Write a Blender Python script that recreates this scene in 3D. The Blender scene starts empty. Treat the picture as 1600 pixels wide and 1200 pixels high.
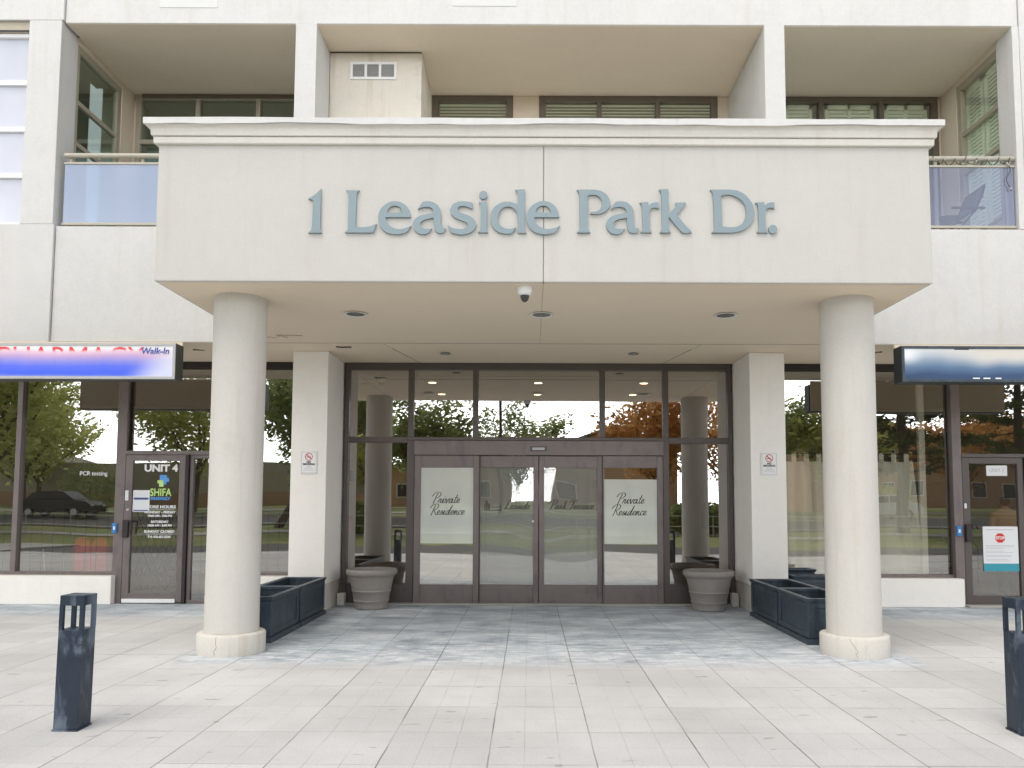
import bpy, bmesh, math, random
from mathutils import Vector, Matrix
R = math.radians
random.seed(7)
C = bpy.context.scene.collection
SC = bpy.context.scene

# ------------------------------------------------------------------ camera, sky, sun, exposure
F_PX = 1200.0
cam_d = bpy.data.cameras.new('camera')
cam = bpy.data.objects.new('camera', cam_d); C.objects.link(cam); SC.camera = cam
cam_d.sensor_fit = 'HORIZONTAL'; cam_d.sensor_width = 36.0
cam_d.lens = 36.0 * F_PX / 1600.0
cam_d.shift_x = -0.01768; cam_d.shift_y = 0.06418
cam_d.clip_start = 0.05; cam_d.clip_end = 2000
cam.matrix_world = (Matrix.Translation((0, 0, 1.463)) @ Matrix.Rotation(R(90) + math.atan(0.0686), 4, 'X')
                    @ Matrix.Rotation(0.0035, 4, 'Z'))
SC.view_settings.view_transform = 'Standard'; SC.view_settings.look = 'None'
SC.view_settings.gamma = 1.0; SC.view_settings.use_curve_mapping = False
SC.view_settings.exposure = 0.6
SC.render.resolution_x = 1024; SC.render.resolution_y = 768
SC.cycles.max_bounces = 10; SC.cycles.diffuse_bounces = 5; SC.cycles.glossy_bounces = 5
SC.cycles.transparent_max_bounces = 16
SC.cycles.use_denoising = True

SUN_EL, SUN_AZ = 60, 207            # high, in front of the facade and to the left
w = bpy.data.worlds.new('World'); SC.world = w; w.use_nodes = True
nt = w.node_tree; nt.nodes.clear()
out = nt.nodes.new('ShaderNodeOutputWorld'); bg = nt.nodes.new('ShaderNodeBackground')
sky = nt.nodes.new('ShaderNodeTexSky'); sky.sky_type = 'NISHITA'; sky.sun_disc = False
sky.sun_elevation = R(SUN_EL); sky.sun_rotation = R(SUN_AZ)
sky.air_density = 1.0; sky.dust_density = 3.0; sky.ozone_density = 1.0
tc = nt.nodes.new('ShaderNodeTexCoord'); mp = nt.nodes.new('ShaderNodeMapping')
mp.inputs['Scale'].default_value = (1.0, 1.0, 2.6)
nz = nt.nodes.new('ShaderNodeTexNoise'); nz.inputs['Scale'].default_value = 2.2
nz.inputs['Detail'].default_value = 7; nz.inputs['Roughness'].default_value = 0.55
rp = nt.nodes.new('ShaderNodeValToRGB')
rp.color_ramp.elements[0].position = 0.32; rp.color_ramp.elements[0].color = (0.55, 0.55, 0.55, 1)
rp.color_ramp.elements[1].position = 0.62; rp.color_ramp.elements[1].color = (0.97, 0.97, 0.97, 1)
# thin bright overcast, with an added bright low band in front to light under the canopy
sx = nt.nodes.new('ShaderNodeSeparateXYZ')
def wm(op, a, b, clamp=False):
    q = nt.nodes.new('ShaderNodeMath'); q.operation = op; q.use_clamp = clamp
    for i_, v_ in enumerate((a, b)):
        if isinstance(v_, (int, float)): q.inputs[i_].default_value = v_
        else: nt.links.new(v_, q.inputs[i_])
    return q.outputs[0]
nt.links.new(tc.outputs['Generated'], sx.inputs[0])
front = wm('POWER', wm('MAXIMUM', wm('MULTIPLY', sx.outputs[1], -1.0), 0.0), 1.0)
low = wm('POWER', wm('SUBTRACT', 1.0, wm('MAXIMUM', sx.outputs[2], 0.0)), 4.5)
lum = wm('ADD', wm('MULTIPLY', wm('MULTIPLY', front, low), 80.0), 5.0)
cl = nt.nodes.new('ShaderNodeCombineXYZ')
for i_, k_ in enumerate((0.975, 1.0, 1.035)): nt.links.new(wm('MULTIPLY', lum, k_), cl.inputs[i_])
mx = nt.nodes.new('ShaderNodeMix'); mx.data_type = 'RGBA'
L = nt.links.new
L(tc.outputs['Generated'], mp.inputs['Vector']); L(mp.outputs[0], nz.inputs['Vector'])
L(nz.outputs[0], rp.inputs[0]); L(rp.outputs[0], mx.inputs[0])
L(sky.outputs[0], mx.inputs[6]); L(cl.outputs[0], mx.inputs[7])
L(mx.outputs[2], bg.inputs[0]); bg.inputs[1].default_value = 0.085
L(bg.outputs[0], out.inputs[0])

sd = bpy.data.lights.new('sun', 'SUN'); sd.energy = 1.4; sd.angle = R(45); sd.color = (1.0, 0.95, 0.87)
so = bpy.data.objects.new('sun', sd); C.objects.link(so)
sdir = Vector((math.sin(R(SUN_AZ)) * math.cos(R(SUN_EL)), math.cos(R(SUN_AZ)) * math.cos(R(SUN_EL)), math.sin(R(SUN_EL))))
so.rotation_euler = sdir.to_track_quat('Z', 'Y').to_euler(); so.location = (0, -10, 30)

# ------------------------------------------------------------------ material helpers
class N:
    def __init__(s, name):
        s.m = bpy.data.materials.new(name); s.m.use_nodes = True
        s.t = s.m.node_tree; s.t.nodes.clear()
        s.o = s.t.nodes.new('ShaderNodeOutputMaterial')
        s.g = s.t.nodes.new('ShaderNodeNewGeometry')
    def new(s, k): return s.t.nodes.new(k)
    def put(s, inp, v):
        if hasattr(v, 'is_linked') or isinstance(v, bpy.types.NodeSocket): s.t.links.new(v, inp)
        else:
            if isinstance(v, tuple) and len(v) == 3 and inp.type == 'RGBA': v = v + (1,)
            inp.default_value = v
    def pos(s): return s.g.outputs['Position']
    def sep(s, v):
        n = s.new('ShaderNodeSeparateXYZ'); s.put(n.inputs[0], v); return n.outputs
    def mapv(s, v, scale):
        n = s.new('ShaderNodeMapping'); s.put(n.inputs[0], v); n.inputs['Scale'].default_value = scale; return n.outputs[0]
    def math(s, op, a, b=0.0, c=None, clamp=False):
        n = s.new('ShaderNodeMath'); n.operation = op; n.use_clamp = clamp
        s.put(n.inputs[0], a); s.put(n.inputs[1], b)
        if c is not None: s.put(n.inputs[2], c)
        return n.outputs[0]
    def mix(s, f, a, b, blend='MIX'):
        n = s.new('ShaderNodeMix'); n.data_type = 'RGBA'; n.blend_type = blend
        s.put(n.inputs[0], f); s.put(n.inputs[6], a); s.put(n.inputs[7], b); return n.outputs[2]
    def noise(s, v, scale, detail=4, rough=0.5, dist=0.0):
        n = s.new('ShaderNodeTexNoise'); s.put(n.inputs['Vector'], v)
        n.inputs['Scale'].default_value = scale; n.inputs['Detail'].default_value = detail
        n.inputs['Roughness'].default_value = rough; n.inputs['Distortion'].default_value = dist
        return n.outputs[0]
    def step(s, v, a, b, to0=0.0, to1=1.0):
        n = s.new('ShaderNodeMapRange'); n.interpolation_type = 'SMOOTHSTEP'
        s.put(n.inputs[0], v); n.inputs[1].default_value = a; n.inputs[2].default_value = b
        n.inputs[3].default_value = to0; n.inputs[4].default_value = to1; return n.outputs[0]
    def bump(s, h, strength=0.2, dist=0.01):
        n = s.new('ShaderNodeBump'); n.inputs['Strength'].default_value = strength
        n.inputs['Distance'].default_value = dist; s.put(n.inputs['Height'], h); return n.outputs[0]
    def ramp(s, v, stops):
        n = s.new('ShaderNodeValToRGB'); e = n.color_ramp.elements
        while len(e) > 1: e.remove(e[-1])
        e[0].position = stops[0][0]; e[0].color = stops[0][1] + (1,)
        for p, c in stops[1:]:
            q = e.new(p); q.color = c + (1,)
        s.put(n.inputs[0], v); return n.outputs[0]
    def pbr(s, col, rough=0.6, metal=0.0, normal=None, spec=0.5, emit=None, estr=0.0):
        n = s.new('ShaderNodeBsdfPrincipled')
        s.put(n.inputs['Base Color'], col); s.put(n.inputs['Roughness'], rough)
        s.put(n.inputs['Metallic'], metal); s.put(n.inputs['Specular IOR Level'], spec)
        if normal is not None: s.put(n.inputs['Normal'], normal)
        if emit is not None: s.put(n.inputs['Emission Color'], emit); n.inputs['Emission Strength'].default_value = estr
        return n.outputs[0]
    def end(s, sh): s.t.links.new(sh, s.o.inputs[0]); return s.m

def srgb(r, g, b):
    f = lambda c: (c / 255 / 12.92) if c / 255 <= 0.04045 else ((c / 255 + 0.055) / 1.055) ** 2.4
    return (f(r), f(g), f(b))

def stucco(name, col, var=0.07, bump=0.35, streak=0.06, fine=150, warm=(0.80, 0.74, 0.64), blot=0.0):
    n = N(name); p = n.pos()
    a = n.noise(p, 1.3, 5, 0.6); b = n.noise(p, 9, 4, 0.6); f = n.noise(p, fine, 3, 0.6)
    st = n.noise(n.mapv(p, (7, 7, 0.35)), 1.0, 6, 0.65)
    k = n.math('ADD', n.math('MULTIPLY', n.math('SUBTRACT', a, 0.5), var * 1.6),
               n.math('MULTIPLY', n.math('SUBTRACT', b, 0.5), var))
    k = n.math('ADD', k, n.math('MULTIPLY', n.math('SUBTRACT', f, 0.5), var * 1.4))
    k = n.math('ADD', k, n.math('MULTIPLY', n.math('SUBTRACT', n.noise(p, 42, 4, 0.75), 0.5), var * 2.6))
    k = n.math('ADD', k, 1.0)
    c = n.mix(1.0, col, k, 'MULTIPLY')
    c = n.mix(n.step(st, 0.50, 0.74, 0, streak * 3), c, tuple(x * y for x, y in zip(col, warm)))
    if blot: c = n.mix(n.step(n.noise(p, 2.3, 6, 0.7), 0.55, 0.72, 0, blot), c, tuple(x * y for x, y in zip(col, (0.7, 0.66, 0.6))))
    h = n.math('ADD', n.noise(p, 60, 4, 0.7), n.math('MULTIPLY', f, 0.6))
    return n.end(n.pbr(c, 0.92, normal=n.bump(h, bump, 0.004), spec=0.25))

def paint(name, col, rough=0.45, metal=0.0, var=0.1, scale=12, spec=0.5, stain=None, stain_amt=0.5, bumpd=0.0):
    n = N(name); p = n.pos()
    a = n.noise(p, scale, 5, 0.6)
    k = n.math('ADD', n.math('MULTIPLY', n.math('SUBTRACT', a, 0.5), var * 2), 1.0)
    c = n.mix(1.0, col, k, 'MULTIPLY')
    if stain: c = n.mix(n.step(n.noise(n.mapv(p, (3.2, 3.2, 1.3)), 2.0, 5, 0.6, 0.6), 0.5, 0.68, 0, stain_amt), c, stain)
    r = n.math('ADD', n.math('MULTIPLY', n.noise(p, 35, 3), 0.2), rough - 0.1)
    nm = n.bump(n.noise(p, 90, 3), 0.2, bumpd) if bumpd else None
    return n.end(n.pbr(c, r, metal, normal=nm, spec=spec))

def glass(name, tint, base=0.35, wob=0.0, milk=0.0, milkcol=(0.6, 0.63, 0.62), gcol=(1, 1, 1), wscale=0.7, rough=0.0):
    n = N(name)
    t = n.new('ShaderNodeBsdfTransparent'); t.inputs[0].default_value = tint + (1,)
    g = n.new('ShaderNodeBsdfGlossy'); g.inputs[0].default_value = gcol + (1,); g.inputs['Roughness'].default_value = rough
    if wob: n.put(g.inputs['Normal'], n.bump(n.noise(n.pos(), wscale, 1, 0.3), 0.6, wob))
    back = t.outputs[0]
    if milk:
        d = n.new('ShaderNodeBsdfDiffuse')
        col = n.mix(n.step(n.noise(n.mapv(n.pos(), (1, 1, 0.5)), 3, 3), 0.3, 0.7), milkcol, tuple(x * 0.94 for x in milkcol))
        n.put(d.inputs[0], col)
        m = n.new('ShaderNodeMixShader'); m.inputs[0].default_value = milk
        n.t.links.new(back, m.inputs[1]); n.t.links.new(d.outputs[0], m.inputs[2]); back = m.outputs[0]
    lw = n.new('ShaderNodeFresnel'); lw.inputs[0].default_value = 1.5
    fac = n.math('ADD', n.math('MULTIPLY', lw.outputs[0], 0.9), base, clamp=True)
    fac = n.math('MULTIPLY', fac, n.math('SUBTRACT', 1.0, n.g.outputs['Backfacing']))   # the coat reflects from the outer face of each sheet only
    m = n.new('ShaderNodeMixShader'); n.put(m.inputs[0], fac)
    n.t.links.new(back, m.inputs[1]); n.t.links.new(g.outputs[0], m.inputs[2])
    return n.end(m.outputs[0])

def emit(name, col, s):
    n = N(name); e = n.new('ShaderNodeEmission'); e.inputs[0].default_value = col + (1,); e.inputs[1].default_value = s
    return n.end(e.outputs[0])

M = {}
M['upper'] = stucco('upper_wall_stucco', (0.625, 0.615, 0.60), var=0.09, streak=0.09, blot=0.12)
M['upper_dirty'] = stucco('stained_stucco', (0.74, 0.69, 0.61), streak=0.35, blot=0.5)
M['canopy'] = stucco('canopy_stucco', (0.605, 0.585, 0.555), var=0.06, streak=0.07, bump=0.5)
M['soffit'] = stucco('soffit_plaster', (0.80, 0.69, 0.54), var=0.04, streak=0.0, bump=0.25)
M['bsoffit'] = stucco('balcony_soffit_plaster', (0.80, 0.70, 0.57), var=0.06, streak=0.0, bump=0.6)
M['column'] = stucco('column_stucco', (0.62, 0.595, 0.555), var=0.06, streak=0.16, bump=0.45, blot=0.12)
M['plinth'] = stucco('plinth_concrete', (0.65, 0.62, 0.57), var=0.09, streak=0.3, bump=0.6, blot=0.35)
M['pier'] = stucco('pillar_stucco', (0.85, 0.82, 0.775), var=0.05, streak=0.04)
M['balc_wall'] = stucco('balcony_wall_stucco', (0.72, 0.62, 0.50), var=0.05)
M['joint'] = paint('joint_sealant', (0.10, 0.09, 0.075), 0.9)
M['flash'] = paint('white_flashing', (0.70, 0.69, 0.68), 0.4, var=0.12)
M['bronze'] = paint('bronze_frame', (0.105, 0.088, 0.082), 0.38, 0.3, var=0.12, scale=5)
M['bronze_lt'] = paint('weathered_bronze_frame', (0.185, 0.155, 0.148), 0.42, 0.3, var=0.16, scale=4, stain=(0.12, 0.095, 0.11), stain_amt=0.5)
M['bronze_dk'] = paint('dark_bronze', (0.03, 0.025, 0.024), 0.5, 0.2)
M['taupe'] = paint('taupe_frame', (0.42, 0.37, 0.29), 0.5, 0.1, var=0.08)
M['taupe_dk'] = paint('dark_taupe_frame', (0.15, 0.125, 0.095), 0.5, 0.1)
M['beige_rail'] = paint('beige_rail_paint', (0.43, 0.40, 0.33), 0.5, 0.1)
M['letters'] = paint('letter_paint', (0.25, 0.318, 0.35), 0.45, 0.15, var=0.05, scale=4)
M['planter'] = paint('planter_plastic', (0.033, 0.05, 0.068), 0.42, 0.0, var=0.35, scale=7, stain=(0.09, 0.13, 0.16), stain_amt=0.5)
M['soil'] = paint('soil', (0.10, 0.08, 0.06), 0.95, var=0.5, scale=30, bumpd=0.02)
M['bollard'] = paint('bollard_paint', (0.018, 0.030, 0.052), 0.42, 0.1, var=0.3, scale=6, stain=(0.24, 0.30, 0.38), stain_amt=0.5)
M['pot'] = paint('pot_resin', (0.27, 0.245, 0.225), 0.6, 0.0, var=0.22, scale=9, stain=(0.30, 0.24, 0.20), stain_amt=0.45)
M['white'] = paint('white_paint', (0.82, 0.82, 0.82), 0.5, var=0.03)
M['patch'] = stucco('patched_stucco', (0.655, 0.65, 0.64), var=0.03, streak=0)
M['grey'] = paint('grey_paint', (0.45, 0.45, 0.45), 0.5)
M['blind'] = paint('blind_slats', (0.84, 0.88, 0.79), 0.7, var=0.03)
M['dark'] = paint('dark_interior', (0.045, 0.042, 0.038), 0.8)
M['room'] = paint('room_paint', (0.20, 0.18, 0.145), 0.8)
M['lobby'] = stucco('lobby_wall', (0.42, 0.36, 0.27), var=0.04, streak=0)
M['sensor'] = paint('sensor_plastic', (0.06, 0.06, 0.06), 0.3)
M['black'] = paint('black_metal', (0.012, 0.012, 0.012), 0.45)
M['ink'] = paint('black_vinyl', (0.02, 0.02, 0.018), 0.5)
M['red'] = paint('red_vinyl', (0.62, 0.03, 0.03), 0.5)
M['cabred'] = paint('red_enamel', (0.62, 0.03, 0.035), 0.4)
M['green'] = paint('green_vinyl', (0.52, 0.78, 0.25), 0.5)
M['blue'] = paint('blue_vinyl', (0.10, 0.33, 0.72), 0.5)
M['bluebtn'] = paint('blue_plate', (0.04, 0.22, 0.55), 0.3)
M['navy'] = paint('navy_vinyl', (0.03, 0.08, 0.27), 0.5)
M['teal'] = paint('teal_print', (0.03, 0.30, 0.38), 0.5)
M['paper'] = paint('paper', (0.78, 0.78, 0.80), 0.7, var=0.02)
M['curtain'] = paint('sheer_curtain', (0.82, 0.83, 0.74), 0.8, var=0.08, scale=3)
M['yellow'] = paint('yellow_plastic', (0.70, 0.50, 0.16), 0.5)
M['wood'] = paint('dark_wood', (0.09, 0.045, 0.02), 0.5)
M['lamp_in'] = paint('reflector', (0.30, 0.29, 0.26), 0.3, 0.7)
M['lit'] = emit('lit_diffuser', (1.0, 0.78, 0.48), 9.0)
M['skin'] = paint('skin', (0.50, 0.31, 0.22), 0.55, var=0.03)
M['coat'] = paint('brown_coat', (0.55, 0.32, 0.14), 0.85)
M['trouser'] = paint('black_trousers', (0.015, 0.015, 0.018), 0.8)
M['hair'] = paint('dark_hair', (0.015, 0.01, 0.008), 0.6)
M['chrome'] = paint('steel', (0.6, 0.6, 0.6), 0.25, 0.9)

M['g_shop'] = glass('shop_glass', (0.90, 0.89, 0.87), 0.33, wob=0.014, gcol=(0.96, 0.96, 0.93), wscale=0.5)
M['g_door'] = glass('shop_door_glass', (0.94, 0.93, 0.92), 0.22, wob=0.010, gcol=(0.96, 0.96, 0.93), wscale=0.5)
M['g_entry'] = glass('entrance_glass', (0.84, 0.82, 0.78), 0.40, wob=0.006, gcol=(0.98, 0.96, 0.94), wscale=0.5)
M['g_slide'] = glass('sliding_glass', (0.82, 0.80, 0.77), 0.54, wob=0.014, gcol=(0.98, 0.97, 0.93), wscale=0.8)
M['film'] = glass('film_haze_sheet', (0.5, 0.5, 0.5), 0.16, milk=0.86, milkcol=(0.84, 0.87, 0.81), wob=0.01)
M['haze_sheet'] = glass('door_glass_haze', (0.95, 0.95, 0.95), 0.10, milk=0.26, milkcol=(0.5, 0.52, 0.48), wob=0.03)  # milky haze standing in for whitish reflections on the clear sliding panes
M['g_up'] = glass('upper_glass', (0.98, 1.0, 0.96), 0.24, gcol=(0.95, 1.0, 0.96))
M['g_updk'] = glass('upper_dark_glass', (0.84, 0.9, 0.84), 0.22, gcol=(0.8, 0.95, 0.88))
M['g_spandrel'] = glass('sky_toned_glass', (0.5, 0.5, 0.6), 0.07, milk=0.88, milkcol=(0.62, 0.64, 0.73), wob=0.006)  # lavender of the reflected sky is put into the milky colour
M['g_rail'] = glass('blue_rail_glass', (0.62, 0.70, 0.86), 0.10, milk=0.30, milkcol=(0.62, 0.70, 0.86), gcol=(0.85, 0.9, 1.0))  # own blue tint; the milky share stands in for reflected sky
M['g_rail_clear'] = glass('violet_rail_glass', (0.76, 0.78, 0.90), 0.08, milk=0.08, milkcol=(0.42, 0.44, 0.60), gcol=(0.85, 0.9, 1.0))

def mat_paving():
    n = N('plaza_paving'); p = n.pos(); X, Y, Z = n.sep(p)
    wob = n.math('MULTIPLY', n.math('SUBTRACT', n.noise(p, 2.5, 3), 0.5), 0.012)
    def lines(v, off, pitch, wdt):
        u = n.math('DIVIDE', n.math('ADD', n.math('SUBTRACT', v, off), wob), pitch)
        fr = n.math('FRACT', u); d = n.math('MINIMUM', fr, n.math('SUBTRACT', 1.0, fr))
        return n.step(n.math('MULTIPLY', d, pitch), wdt * 0.4, wdt, 1.0, 0.0)
    gx = lines(X, -0.233, 0.615, 0.006); gy = lines(Y, 5.01, 0.61, 0.005)
    brk = n.step(n.noise(p, 0.9, 3, 0.6), 0.34, 0.62, 0.25, 1.0)
    brk2 = n.step(n.noise(p, 1.7, 4, 0.6), 0.42, 0.66, 0.0, 1.0)
    major = n.math('MAXIMUM', n.math('MULTIPLY', gx, brk), n.math('MULTIPLY', gy, brk2))
    mx_ = lines(X, -0.233, 0.205, 0.004); my_ = lines(Y, 5.01, 0.305, 0.004)
    minor = n.math('MULTIPLY', n.math('MAXIMUM', mx_, my_), n.step(n.noise(p, 2.6, 4, 0.6), 0.35, 0.65, 0.12, 0.65))
    # a tone for every slab
    cx = n.math('FLOOR', n.math('DIVIDE', n.math('ADD', X, 0.233), 0.615)); cy = n.math('FLOOR', n.math('DIVIDE', n.math('SUBTRACT', Y, 5.01), 0.61))
    cmb = n.new('ShaderNodeCombineXYZ'); n.put(cmb.inputs[0], cx); n.put(cmb.inputs[1], cy)
    wn = n.new('ShaderNodeTexWhiteNoise'); n.put(wn.inputs['Vector'], cmb.outputs[0])
    tone = n.math('ADD', n.math('MULTIPLY', wn.outputs[0], 0.13), 0.93)
    big = n.noise(p, 0.6, 5, 0.6); fine = n.noise(p, 60, 4, 0.7)
    dry = n.mix(n.step(big, 0.3, 0.7), (0.53, 0.525, 0.52), (0.645, 0.64, 0.635))
    dry = n.mix(1.0, dry, tone, 'MULTIPLY')
    dry = n.mix(1.0, dry, n.math('ADD', n.math('MULTIPLY', fine, 0.40), 0.80), 'MULTIPLY')
    # fine scuffs running across
    sc = n.noise(n.mapv(p, (1.2, 9, 1)), 3.0, 6, 0.7)
    dry = n.mix(n.step(sc, 0.62, 0.74, 0, 0.22), dry, (0.66, 0.66, 0.66))
    spot = n.noise(n.mapv(p, (1, 2.2, 1)), 4.5, 2, 0.4)
    dry = n.mix(n.step(spot, 0.70, 0.74, 0, 0.5), dry, (0.26, 0.25, 0.23))
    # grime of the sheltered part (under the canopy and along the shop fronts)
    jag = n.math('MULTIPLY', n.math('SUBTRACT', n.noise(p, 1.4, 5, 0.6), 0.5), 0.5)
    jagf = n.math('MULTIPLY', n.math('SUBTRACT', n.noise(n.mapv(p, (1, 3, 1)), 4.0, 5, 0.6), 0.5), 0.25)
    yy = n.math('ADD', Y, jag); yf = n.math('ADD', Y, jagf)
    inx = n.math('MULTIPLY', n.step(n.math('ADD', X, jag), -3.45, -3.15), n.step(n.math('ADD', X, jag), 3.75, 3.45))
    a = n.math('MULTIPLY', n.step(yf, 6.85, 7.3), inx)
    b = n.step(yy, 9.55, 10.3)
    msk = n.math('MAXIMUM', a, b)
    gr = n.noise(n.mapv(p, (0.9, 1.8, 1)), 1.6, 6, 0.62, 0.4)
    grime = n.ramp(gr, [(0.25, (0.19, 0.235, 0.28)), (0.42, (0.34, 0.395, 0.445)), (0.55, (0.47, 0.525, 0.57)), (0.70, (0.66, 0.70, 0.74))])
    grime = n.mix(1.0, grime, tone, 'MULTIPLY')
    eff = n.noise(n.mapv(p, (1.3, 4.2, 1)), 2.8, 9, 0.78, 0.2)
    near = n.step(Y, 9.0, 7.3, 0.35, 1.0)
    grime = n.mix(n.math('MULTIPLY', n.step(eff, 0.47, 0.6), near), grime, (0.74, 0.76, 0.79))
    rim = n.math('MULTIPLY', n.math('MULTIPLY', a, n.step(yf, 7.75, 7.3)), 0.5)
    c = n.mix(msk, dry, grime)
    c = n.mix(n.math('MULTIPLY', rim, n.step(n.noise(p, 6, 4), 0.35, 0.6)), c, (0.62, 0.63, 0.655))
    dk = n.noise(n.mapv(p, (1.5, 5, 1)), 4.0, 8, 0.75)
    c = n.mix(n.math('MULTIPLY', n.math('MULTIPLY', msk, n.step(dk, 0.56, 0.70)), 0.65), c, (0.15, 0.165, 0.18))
    edge = n.step(n.noise(p, 1.1, 4, 0.6), 0.5, 0.72, 0, 0.5)     # weathering that gathers beside the joints
    wide = n.math('MAXIMUM', lines(X, -0.233, 0.615, 0.05), lines(Y, 5.01, 0.61, 0.05))
    c = n.mix(n.math('MULTIPLY', wide, n.math('MULTIPLY', edge, 0.35)), c, (0.33, 0.32, 0.30))
    c = n.mix(n.math('MULTIPLY', minor, 0.55), c, (0.20, 0.195, 0.185))
    c = n.mix(n.math('MULTIPLY', major, 0.70), c, (0.10, 0.098, 0.09))
    h = n.math('ADD', n.math('MULTIPLY', major, -1.0), n.math('MULTIPLY', minor, -0.5))
    h = n.math('ADD', h, n.math('MULTIPLY', n.noise(n.mapv(p, (1, 3, 1)), 25, 4, 0.7), 0.35))
    return n.end(n.pbr(c, n.step(gr, 0.2, 0.8, 0.62, 0.85), normal=n.bump(h, 0.5, 0.006), spec=0.35))
M['paving'] = mat_paving()

def mat_grass(name, a, b):
    n = N(name); p = n.pos()
    c = n.mix(n.step(n.noise(p, 0.35, 6, 0.7), 0.35, 0.65), a, b)
    c = n.mix(n.step(n.noise(p, 14, 4, 0.7), 0.4, 0.6, 0, 0.5), c, tuple(x * 0.55 for x in a))
    return n.end(n.pbr(c, 0.9, normal=n.bump(n.noise(p, 40, 3), 0.8, 0.03)))
M['grass'] = mat_grass('lawn_grass', (0.20, 0.27, 0.08), (0.36, 0.35, 0.14))
M['balc_floor'] = paint('balcony_concrete', (0.66, 0.64, 0.60), 0.85, var=0.12, scale=2)
M['cornice'] = stucco('cornice_stucco', (0.72, 0.69, 0.64), var=0.07, streak=0.10, bump=0.4)
M['deck'] = paint('roof_membrane', (0.42, 0.42, 0.42), 0.9)
M['asphalt'] = paint('asphalt', (0.10, 0.10, 0.10), 0.9, var=0.2, scale=3, bumpd=0.01)
M['concrete'] = paint('concrete', (0.42, 0.41, 0.38), 0.85, var=0.12, scale=2)
def mat_brick():
    n = N('brick'); b = n.new('ShaderNodeTexBrick')
    X, Y, Z = n.sep(n.pos()); cmb = n.new('ShaderNodeCombineXYZ')
    n.put(cmb.inputs[0], n.math('ADD', X, Y)); n.put(cmb.inputs[1], Z)
    n.put(b.inputs['Vector'], cmb.outputs[0]); b.inputs['Scale'].default_value = 4.5
    n.put(b.inputs['Color1'], (0.48, 0.24, 0.13)); n.put(b.inputs['Color2'], (0.58, 0.34, 0.20)); n.put(b.inputs['Mortar'], (0.5, 0.45, 0.38))
    return n.end(n.pbr(b.outputs[0], 0.9))
M['brick'] = mat_brick()
M['roof'] = paint('roof_shingle', (0.24, 0.21, 0.19), 0.9, var=0.3)
M['fence'] = paint('fence_wood', (0.52, 0.48, 0.40), 0.9, var=0.3)
M['bark'] = paint('bark', (0.12, 0.09, 0.065), 0.95, var=0.4, scale=6, bumpd=0.03)
def mat_leaf(name, a, b):
    n = N(name); o = n.new('ShaderNodeObjectInfo')
    c = n.mix(n.step(n.noise(n.pos(), 1.5, 4, 0.7), 0.35, 0.65), a, b)
    d = n.new('ShaderNodeBsdfDiffuse'); t = n.new('ShaderNodeBsdfTranslucent'); n.put(d.inputs[0], c); n.put(t.inputs[0], c)
    m = n.new('ShaderNodeMixShader'); m.inputs[0].default_value = 0.6
    n.t.links.new(d.outputs[0], m.inputs[1]); n.t.links.new(t.outputs[0], m.inputs[2])
    return n.end(m.outputs[0])
M['leaf_g'] = mat_leaf('maple_leaf', (0.40, 0.46, 0.14), (0.66, 0.64, 0.26))
M['leaf_d'] = mat_leaf('dark_leaf', (0.20, 0.27, 0.10), (0.42, 0.46, 0.20))
M['leaf_o'] = mat_leaf('autumn_leaf', (0.50, 0.24, 0.08), (0.68, 0.42, 0.18))
M['leaf_p'] = mat_leaf('pine_needles', (0.06, 0.08, 0.035), (0.14, 0.16, 0.07))
M['car_dk'] = paint('dark_car_paint', (0.02, 0.024, 0.028), 0.2, 0.4)
M['car_wh'] = paint('white_car_paint', (0.75, 0.75, 0.75), 0.25)
M['car_glass'] = paint('car_glass', (0.02, 0.025, 0.03), 0.08)
M['tyre'] = paint('tyre', (0.015, 0.015, 0.015), 0.8)

# ------------------------------------------------------------------ object helpers
def gloc(o):
    v = Vector((0, 0, 0))
    while o is not None: v += o.location; o = o.parent
    return v
def thing(name, label, cat, loc=(0, 0, 0), group=None):
    o = bpy.data.objects.new(name, None); C.objects.link(o); o.location = loc
    o.empty_display_size = 0.2
    o['label'] = label; o['category'] = cat
    if group: o['group'] = group
    return o
def tag(o, label=None, cat=None, group=None, kind=None):
    if label: o['label'] = label
    if cat: o['category'] = cat
    if group: o['group'] = group
    if kind: o['kind'] = kind
    return o
def link_mesh(name, me, mat, parent=None, bevel=0.0, smooth=False, segs=2):
    o = bpy.data.objects.new(name, me); C.objects.link(o)
    if mat is not None: me.materials.clear(); me.materials.append(M[mat] if isinstance(mat, str) else mat)
    if parent is not None:
        off = gloc(parent); o.parent = parent
        if off.length > 0: me.transform(Matrix.Translation(-off))
    if smooth:
        for f in me.polygons: f.use_smooth = True
    if bevel:
        b = o.modifiers.new('bevel', 'BEVEL'); b.width = bevel; b.segments = segs; b.limit_method = 'ANGLE'; b.angle_limit = R(40)
    return o
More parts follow.
